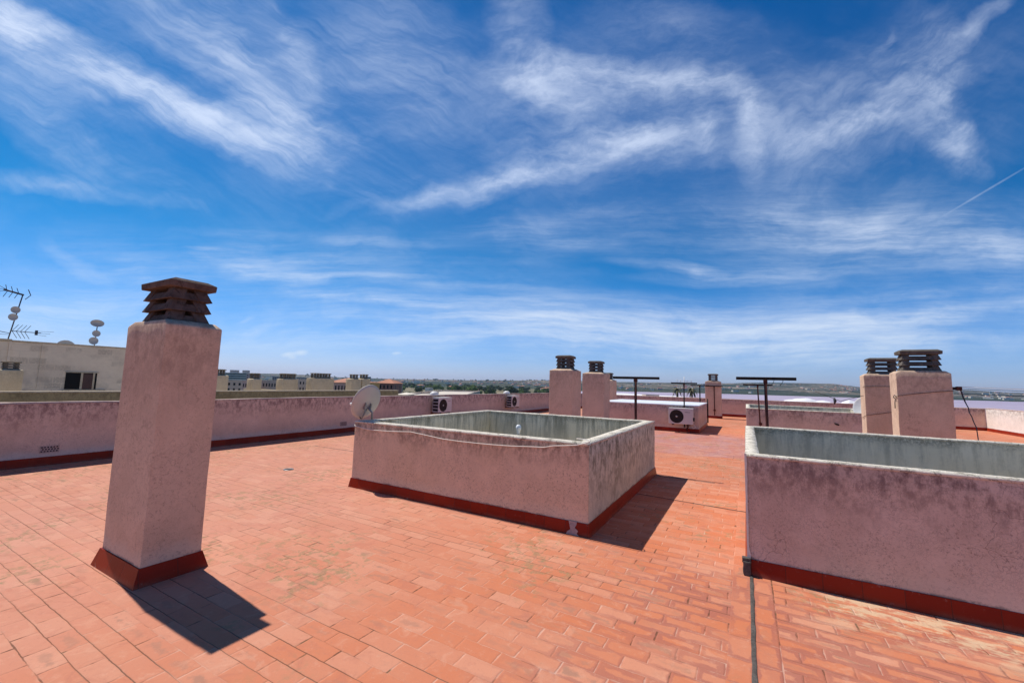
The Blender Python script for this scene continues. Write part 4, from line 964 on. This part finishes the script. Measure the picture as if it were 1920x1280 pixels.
# houses
M['white_wall'] = mat_simple('white_house_render', (.78, .70, .58), .85, .06, .6)
M['cream_wall'] = mat_simple('cream_house_render', (.55, .45, .36), .85, .08, .6)
M['pinkish_wall'] = mat_simple('pinkish_house_render', (.50, .36, .32), .85, .08, .6)
M['yellow_wall'] = mat_simple('ochre_house_render', (.42, .28, .10), .85, .08, .6)
M['brown_wall'] = mat_simple('red_brown_brick_render', (.26, .13, .10), .85, .1, .6)
M['bluegrey_wall'] = mat_simple('blue_grey_block', (.30, .30, .31), .8, .08, .6)
M['tile_roof'] = mat_simple('orange_roof_tile', (.46, .20, .12), .85, .2, 1.2)
M['flat_roof'] = mat_simple('pale_gravel_roof', (.64, .57, .48), .95, .12, .3)
def block(name, label, loc, rz, w, d, h, wall, floors=3, bays=4, roof='flat', group=None, bands=False, roofmat=None, cat='building'):
    t = thing(name, label, cat, loc, rz, group)
    MB().box((-w/2,-d/2,0), (w/2,d/2,h)).build('wall', wall, t)
    if roof == 'flat':
        mb = MB().box((-w/2+.2,-d/2+.2,h+.01), (w/2-.2,d/2-.2,h+.10)); mb.build('roof', roofmat or M['flat_roof'], t)
        MB().ring((-w/2-.05,-d/2-.05,w/2+.05,d/2+.05), (-w/2+.2,-d/2+.2,w/2-.2,d/2-.2), h+.002, h+.6).build('parapet', wall, t)
    else:
        rh = min(w, d)*.24; e = .4; mb = MB()
        mb.frus((-w/2-e,-d/2-e,w/2+e,d/2+e), h+.002, (-w/2+min(w,d)*.45, -.1, w/2-min(w,d)*.45, .1), h+rh); mb.build('roof', roofmat or M['tile_roof'], t)
    fh = h/max(1, floors) if floors < 20 else 3
    for f in range(floors):
        zb = h-(f+1)*fh if h-(f+1)*fh > -.01 else 0
        for s in (-1, 1):
            if bands:
                MB().box((-w/2+.4, s*(d/2)-.02 if s < 0 else d/2-.3, zb+fh*.38), (w/2-.4, s*(d/2)+.3 if s < 0 else d/2+.02, zb+fh*.86)).build('balcony_opening', M['glass'], t)
            else:
                for b in range(bays):
                    x = -w/2+(b+.5)*w/bays; MB().box((x-w/bays*.2, s*d/2-.03, zb+fh*.3), (x+w/bays*.2, s*d/2+.03, zb+fh*.75)).build('window', M['glass'], t)
        if not bands:
            for s in (-1, 1):
                for b in range(max(1, bays//2)):
                    y = -d/2+(b+.5)*d/max(1, bays//2); MB().box((s*w/2-.03, y-.6, zb+fh*.3), (s*w/2+.03, y+.6, zb+fh*.75)).build('window', M['glass'], t)
    return t
def zt(px, y, D): return EYE - (y-(716.5+(px-960)*.0266))*D/F/1.0   # height that shows at row y
def bl(name, label, pa, pb, ytop, D, dep, wall, yaw_=None, base=ZG, **kw):
    a, b = bearing(pa, D), bearing(pb, D); c = (a+b)/2; w = (b-a).length; rz = math.atan2((b-a).y, (b-a).x)
    f = c.normalized(); c = c + Vector((-math.sin(YAW), math.cos(YAW), 0))*dep/2
    ztop = zt((pa+pb)/2, ytop, D); hh = ztop-base-(.6 if kw.get('roof', 'flat') == 'flat' else 0)
    return block(name, label, (c.x, c.y, base), rz, w, dep, hh, wall, **kw)
b1 = bl('apartment_building', 'white terraced apartment block with long balcony bands, just right of the tall pink chimney', 416, 463, 697.5, 560, 18, M['white_wall'], floors=8, bands=True)
for k, (x, w_) in enumerate(((-1.5, 2.2), (2.0, 1.6))):
    x *= 4.5; w_ *= 4; o = MB().box((x-w_/2, -2, 0), (x+w_/2, 4, 4.2)).build('roof_hut', M['bluegrey_wall'], b1); o.location = (0, 0, zt(440, 697.5, 560)-ZG-.5)
bl('apartment_building', 'pinkish apartment block right of the white terraced block', 462, 476, 699.5, 500, 14, M['pinkish_wall'], floors=8, bays=3)
bl('apartment_building', 'low white roof house between first two cream chimneys', 426, 456, 711.5, 210, 12, M['cream_wall'], floors=6, bays=3)
bl('apartment_building', 'low dark-windowed block behind the first two cream chimneys', 456, 474, 712, 190, 8, M['pinkish_wall'], floors=5, bays=4)
bl('apartment_building', 'long pale pink block between second and third cream chimneys', 488, 530, 711.5, 200, 12, M['cream_wall'], floors=5, bays=8)
bl('apartment_building', 'pale building with dark openings between the double and triple cream chimneys', 556, 584, 709.5, 220, 10, M['cream_wall'], floors=6, bays=5)
bl('apartment_building', 'blue grey blocks far off above the slim cream chimney', 511, 531, 704.5, 520, 20, M['bluegrey_wall'], floors=8, bays=5)
bl('apartment_building', 'blue grey tower far off between the last two cream chimneys', 676, 688, 704.8, 480, 14, M['bluegrey_wall'], floors=9, bays=3)
bl('apartment_building', 'far pale block seen over the double-capped cream chimney', 556, 568, 706, 460, 14, M['bluegrey_wall'], floors=8, bays=3)
bl('house', 'terracotta roofed house row right of the triple-capped cream chimney', 622, 657, 715.5, 120, 22, M['pinkish_wall'], floors=5, bays=6, roof='hip', cat='house')
bl('house', 'second terracotta roof behind, right of the triple-capped chimney', 626, 652, 713, 190, 20, M['white_wall'], floors=5, bays=6, roof='hip', cat='house')
bl('house', 'ochre building between the last two cream chimneys', 672, 690, 716, 110, 10, M['yellow_wall'], floors=5, bays=3, cat='house')
bl('house', 'red brown house with tiled roof right of the last cream chimney', 704, 738, 717, 200, 16, M['brown_wall'], floors=5, bays=5, roof='hip', cat='house')
bl('house', 'pale cream house with tiled roof behind the red brown one', 722, 746, 717, 300, 14, M['cream_wall'], floors=5, bays=4, roof='hip', cat='house')
bl('warehouse', 'wide tan flat roof spreading beyond the left parapet', 742, 862, 739.5, 92, 62, M['cream_wall'], floors=5, bays=10, cat='warehouse')
bl('warehouse', 'low pale shed with dark slot on top of the wide tan roof', 790, 812, 733.5, 118, 10, M['cream_wall'], floors=1, bays=3, base=-1.9, cat='shed')
bl('house', 'little white gabled roof above the left parapet near the dark tree', 749, 762, 738, 60, 5, M['white_wall'], floors=5, bays=2, roof='hip', cat='house', roofmat=M['white_wall'])
bl('building', 'small walled kiosk on the white salt bank', 1211, 1236, 738.5, 430, 14, M['cream_wall'], floors=2, bays=3, base=-16, cat='kiosk')

# repeated small houses
def far_house(seed, wall, roof, w, d, h, hip):
    t = thing('far_house', '', 'house'); MB().box((-w/2,-d/2,-6), (w/2,d/2,h)).build('wall', wall, t)
    mb = MB()
    if hip: mb.frus((-w/2-.4,-d/2-.4,w/2+.4,d/2+.4), h+.01, (-w*.2,-.1,w*.2,.1), h+2.2)
    else: mb.box((-w/2-.1,-d/2-.1,h+.01), (w/2+.1,d/2+.1,h+.5))
    mb.build('roof', roof, t)
    mb = MB()
    for s in (-1, 1):
        for x in (-.3, 0, .3): mb.box((x*w-.6, s*d/2-.04, h-2.2), (x*w+.6, s*d/2+.04, h-.9))
    mb.build('window', M['glass'], t)
    return t
HP = [(far_house(1, M['white_wall'], M['flat_roof'], 12, 9, 6.5, False), 'flat roofed white house among the far plain and hillside houses'),
      (far_house(2, M['cream_wall'], M['tile_roof'], 13, 10, 6, True), 'cream house with orange hipped roof among the far houses'),
      (far_house(3, M['pinkish_wall'], M['tile_roof'], 24, 9, 6, True), 'long pinkish terrace with orange roof among the far houses'),
      (far_house(4, M['white_wall'], M['white_wall'], 30, 12, 6, False), 'long white flat building among the far houses')]
rnd = random.Random(12); hs = []
for k in range(26): hs.append((rnd.uniform(570, 1032), rnd.uniform(700, 1450)))
for k in range(70): hs.append((rnd.uniform(430, 1045), rnd.uniform(1500, 2900)))
for k in range(34): hs.append((rnd.uniform(940, 1045), rnd.uniform(1500, 3400)))
for k in range(40): hs.append((rnd.uniform(1160, 1420), rnd.uniform(1650, 3200)))
for k in range(60): hs.append((rnd.choice((rnd.uniform(1430, 1610), rnd.uniform(1560, 1610))), rnd.uniform(2000, 3600)))
for k in range(80): hs.append((rnd.uniform(730, 1045), rnd.uniform(2000, 4000)))
for k in range(30): hs.append((rnd.uniform(1795, 1925), rnd.uniform(1650, 3400)))
hu = [False]*4
for px, D in hs:
    k = rnd.choice((0, 0, 1, 1, 2, 3)); z = ZG if D < 1480 else hill_z(px, D)-.5; loc = bearing(px, D, z); rz = rnd.uniform(0, 3.14)
    o, lb = HP[k]
    if not hu[k]: hu[k] = True; o.location = loc; o.rotation_euler = (0,0,rz); o['label'] = lb; q = o
    else: q = dup(o, loc, rz, lb)
    q['group'] = 'small far houses'

# ------------------------------------------------------------------ haze
def haze():
    me = MB().box((-8200, -6500, ZG-1), (8200, 8200, 110)); o = me.build('haze', [bpy.data.materials.new('thin_air_haze')])
    m = o.data.materials[0]; m.use_nodes = True; nt = m.node_tree; nt.nodes.remove(nt.nodes['Principled BSDF'])
    v = nt.nodes.new('ShaderNodeVolumePrincipled'); v.inputs['Density'].default_value = HAZE; v.inputs['Color'].default_value = (.55, .76, 1, 1)
    v.inputs['Anisotropy'].default_value = .3
    nt.links.new(v.outputs[0], nt.nodes['Material Output'].inputs['Volume']); tag(o, kind='stuff')
HAZE = .00006
haze()

# ------------------------------------------------------------------ sky
SUN = Vector((-.588, .058, 1.0)).normalized()
w = bpy.data.worlds.new('World'); sc.world = w; w.use_nodes = True
class WT(NT):
    def __init__(s, t): s.t = t
n = WT(w.node_tree); bg = n.t.nodes['Background']
sky = n.node('ShaderNodeTexSky', sky_type='NISHITA', sun_disc=False)
sky.sun_elevation = math.asin(SUN.z); sky.sun_rotation = math.atan2(SUN.x, SUN.y); sky.air_density = 1.0; sky.dust_density = .1; sky.ozone_density = 3.0; sky.altitude = 20
d = n.t.nodes.new('ShaderNodeTexCoord').outputs['Generated']
def dot(v, k): return n.vm('DOT_PRODUCT', v, tuple(k), out=1)
# a fixed frame on the sky vault along the camera axes; streaks of cirrus are placed in it
cz = n.m('MAXIMUM', dot(d, fw), .05); U = n.m('DIVIDE', dot(d, rt), cz); V = n.m('DIVIDE', dot(d, -up), cz)
uv = n.comb(U, V, 0)
front = n.sm(dot(d, fw), .12, .3)
w1 = n.vm('SUBTRACT', n.noise(uv, 3.2, 3, .55, out=1), (.5,.5,.5)); w2 = n.vm('SUBTRACT', n.noise(uv, 11, 4, .6, out=1), (.5,.5,.5))
w0 = n.vm('SCALE', n.vm('SUBTRACT', n.noise(uv, 1.05, 1, .5, out=1), (.5,.5,.5)), scale=.30)
uvw = n.vm('ADD', n.vm('ADD', uv, n.vm('SCALE', w0, scale=.5)), n.vm('ADD', n.vm('SCALE', w1, scale=.13), n.vm('SCALE', w2, scale=.04)))
uvs = n.vm('ADD', n.vm('ADD', uv, n.vm('SCALE', w0, scale=.4)), n.vm('ADD', n.vm('SCALE', w1, scale=.028), n.vm('SCALE', w2, scale=.010)))
def strokes(L, coord, soft=1.25):
    acc = None
    for (cx, cy, hl, hw, ang, st) in L:
        g = n.t.nodes.new('ShaderNodeTexGradient'); g.gradient_type = 'SPHERICAL'; tm = g.texture_mapping
        tm.vector_type = 'TEXTURE'; tm.translation = ((cx-960)/F, (cy-640)/F, 0); tm.rotation = (0, 0, R(ang)); tm.scale = (hl*soft/F, hw*soft/F, 1)
        n.set(g.inputs[0], coord)
        acc = n.m('MULTIPLY_ADD', g.outputs[1], st*1.12, 0.0 if acc is None else acc)
    return acc
def fibre(ang, along, across, coord, det=6, rough=.62, lo=.36, hi=.66):
    mp = n.t.nodes.new('ShaderNodeMapping'); mp.vector_type = 'TEXTURE'
    n.set(mp.inputs[0], coord); mp.inputs[2].default_value = (0, 0, R(ang)); mp.inputs[3].default_value = (along, across, 1)
    return n.sm(n.noise(mp.outputs[0], 1, det, rough, 0), lo, hi)
G1 = [(210,150,340,44,27,.80), (370,210,180,26,23,.55), (550,245,120,52,14,.45), (50,100,240,70,32,.38), (420,60,240,110,42,.30), (525,60,140,34,58,.30), (480,170,230,60,38,.16),
      (60,240,170,60,45,.2), (110,365,240,18,9,.22), (130,490,70,16,32,.2), (230,330,160,60,30,.12), (20,60,90,40,60,.3), (720,60,150,110,50,.12), (640,330,220,60,20,.12), (780,200,200,150,40,.12), (300,120,560,240,30,.10), (680,170,360,260,58,.06)]
G2 = [(1030,150,130,55,12,.4), (1190,152,190,45,2,.45), (1300,160,120,28,10,.45), (1410,200,85,36,48,.38), (1415,265,80,26,85,.3), (1190,215,260,90,8,.25), (1010,320,240,36,-20,.5), (890,362,170,18,-15,.4),
      (1140,262,190,32,-8,.38), (770,392,150,12,-6,.22), (970,60,120,60,75,.22), (1330,250,60,24,70,.15), (1310,60,200,60,20,.10), (1110,400,160,20,-10,.12), (1170,210,400,190,0,.14)]
G2b = [(1700,200,150,36,-18,.35), (1600,250,220,28,-14,.25), (1830,80,120,18,-45,.25), (1770,150,140,60,70,.14), (1800,220,70,36,60,.3), (1790,290,90,30,30,.2), (1660,90,40,10,-55,.15), (1500,250,160,120,80,.12), (1650,180,200,110,-30,.12), (1820,300,60,50,30,.15), (1720,230,280,180,-35,.08)]
G3 = [(985,430,190,22,-7,.22), (1060,455,110,16,2,.16), (1306,497,62,12,9,.5), (1250,492,110,10,2,.2), (1400,510,200,14,-2,.28), (1700,440,260,52,7,.3), (1850,470,170,26,4,.3), (1540,420,230,36,2,.18),
      (505,522,100,16,4,.5), (380,470,44,5,2,.3), (640,520,180,7,1,.3), (430,500,230,34,-2,.22), (620,562,170,18,3,.32), (770,578,120,7,3,.35), (700,600,240,14,1,.26), (1130,604,280,15,0,.42),
      (1480,606,360,16,-2,.38), (1740,582,300,16,-3,.3), (1130,590,330,34,0,.2), (1330,645,360,26,1,.22), (1010,645,300,22,0,.2), (190,575,230,40,-4,.16), (600,450,240,12,3,.14), (1700,640,300,24,0,.22), (80,600,160,30,0,.14), (1800,545,220,10,-3,.2), (870,540,200,8,2,.2), (300,640,300,20,0,.12), (1640,450,480,100,4,.2), (450,520,620,90,2,.18), (1000,625,1300,70,0,.28), (1500,620,800,80,-2,.24), (1050,440,420,50,-4,.12)]
G4 = [(540,671,12,5,0,.45), (563,670,14,5,0,.45), (548,677,8,4,0,.3), (744,675,9,3,0,.35), (475,624,30,10,-25,.16), (456,603,20,4,-20,.2)]
c1 = n.m('MULTIPLY', strokes(G1, uvw), n.m('ADD', .42, n.m('MULTIPLY', fibre(30, .34, .034, uvw, 7, .72, .28, .76), .80)))
c2 = n.m('MULTIPLY', strokes(G2, uvw), n.m('ADD', .42, n.m('MULTIPLY', fibre(-12, .14, .065, uvw, 6, .72, .30, .74), .75)))
c2b = n.m('MULTIPLY', strokes(G2b, uvw), n.m('ADD', .38, n.m('MULTIPLY', fibre(-34, .16, .055, uvw, 6, .72, .30, .74), .8)))
c3 = n.m('MULTIPLY', strokes(G3, uvs), n.m('ADD', .30, n.m('MULTIPLY', fibre(0, .34, .028, uvs, 7, .74, .28, .76), .95)))
c4 = strokes(G4, uvs)
# short straight contrail
ctr = strokes([(1850, 357, 95, 2.2, -30.5, .17)], uv)
veil = n.m('MULTIPLY', n.m('MULTIPLY', n.sm(n.noise(uv, 2.0, 5, .6, .3), .42, .72), n.m('ADD', .3, fibre(20, .3, .05, uvw))), .04)
allc = n.m('ADD', n.m('ADD', n.m('ADD', c1, c2), n.m('ADD', c2b, c3)), n.m('ADD', n.m('ADD', c4, ctr), veil))
patch = n.sm(n.noise(n.vm('MULTIPLY', uvw, (.55, 1.5, 1)), 3.6, 5, .62), .36, .62, .35, 1.15)
allc = n.m('MULTIPLY', n.m('MULTIPLY', allc, patch), front)
back = n.m('MULTIPLY', n.m('MULTIPLY', n.sm(n.noise(n.vm('MULTIPLY', d, (1, 2.2, 4)), 2.2, 6, .6, .5), .48, .75), .2), n.m('SUBTRACT', 1, front))
dens = n.m('SUBTRACT', 1, n.m('EXPONENT', n.m('MULTIPLY', n.m('ADD', allc, back), -1.38)))
sx, sy, sz = n.xyz(d)
sr, sg, sb = n.xyz(sky.outputs[0])
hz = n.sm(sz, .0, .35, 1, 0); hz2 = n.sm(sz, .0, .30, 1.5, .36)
zen = n.sm(sz, .66, .95, 1, .25)  # dims the unseen sky overhead to cut fill light on the roof
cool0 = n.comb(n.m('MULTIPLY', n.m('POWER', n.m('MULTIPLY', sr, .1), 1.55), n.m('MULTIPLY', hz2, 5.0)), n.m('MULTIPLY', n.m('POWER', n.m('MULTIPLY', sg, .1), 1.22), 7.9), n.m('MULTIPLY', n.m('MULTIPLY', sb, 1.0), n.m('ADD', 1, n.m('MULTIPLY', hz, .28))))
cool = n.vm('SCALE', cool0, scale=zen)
cloudc = n.mix(n.sm(sz, .0, .45), (8.2, 9.0, 10.0), (8.0, 9.0, 11.0))
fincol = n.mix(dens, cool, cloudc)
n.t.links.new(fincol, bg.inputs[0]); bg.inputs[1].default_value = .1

sl = bpy.data.lights.new('sun', 'SUN'); sl.energy = 4.5; sl.angle = R(.55); sl.color = (1, .95, .87)
so = bpy.data.objects.new('sun', sl); C.objects.link(so); so.rotation_euler = SUN.to_track_quat('Z', 'Y').to_euler()

w.cycles.sampling_method = 'MANUAL'; w.cycles.sample_map_resolution = 256
sc.render.engine = 'CYCLES'
sc.cycles.volume_bounces = 0; sc.cycles.max_bounces = 6
sc.view_settings.view_transform = 'Standard'; sc.view_settings.look = 'None'; sc.view_settings.exposure = 0.0; sc.view_settings.gamma = 1
sc.render.resolution_x = 1024; sc.render.resolution_y = 682
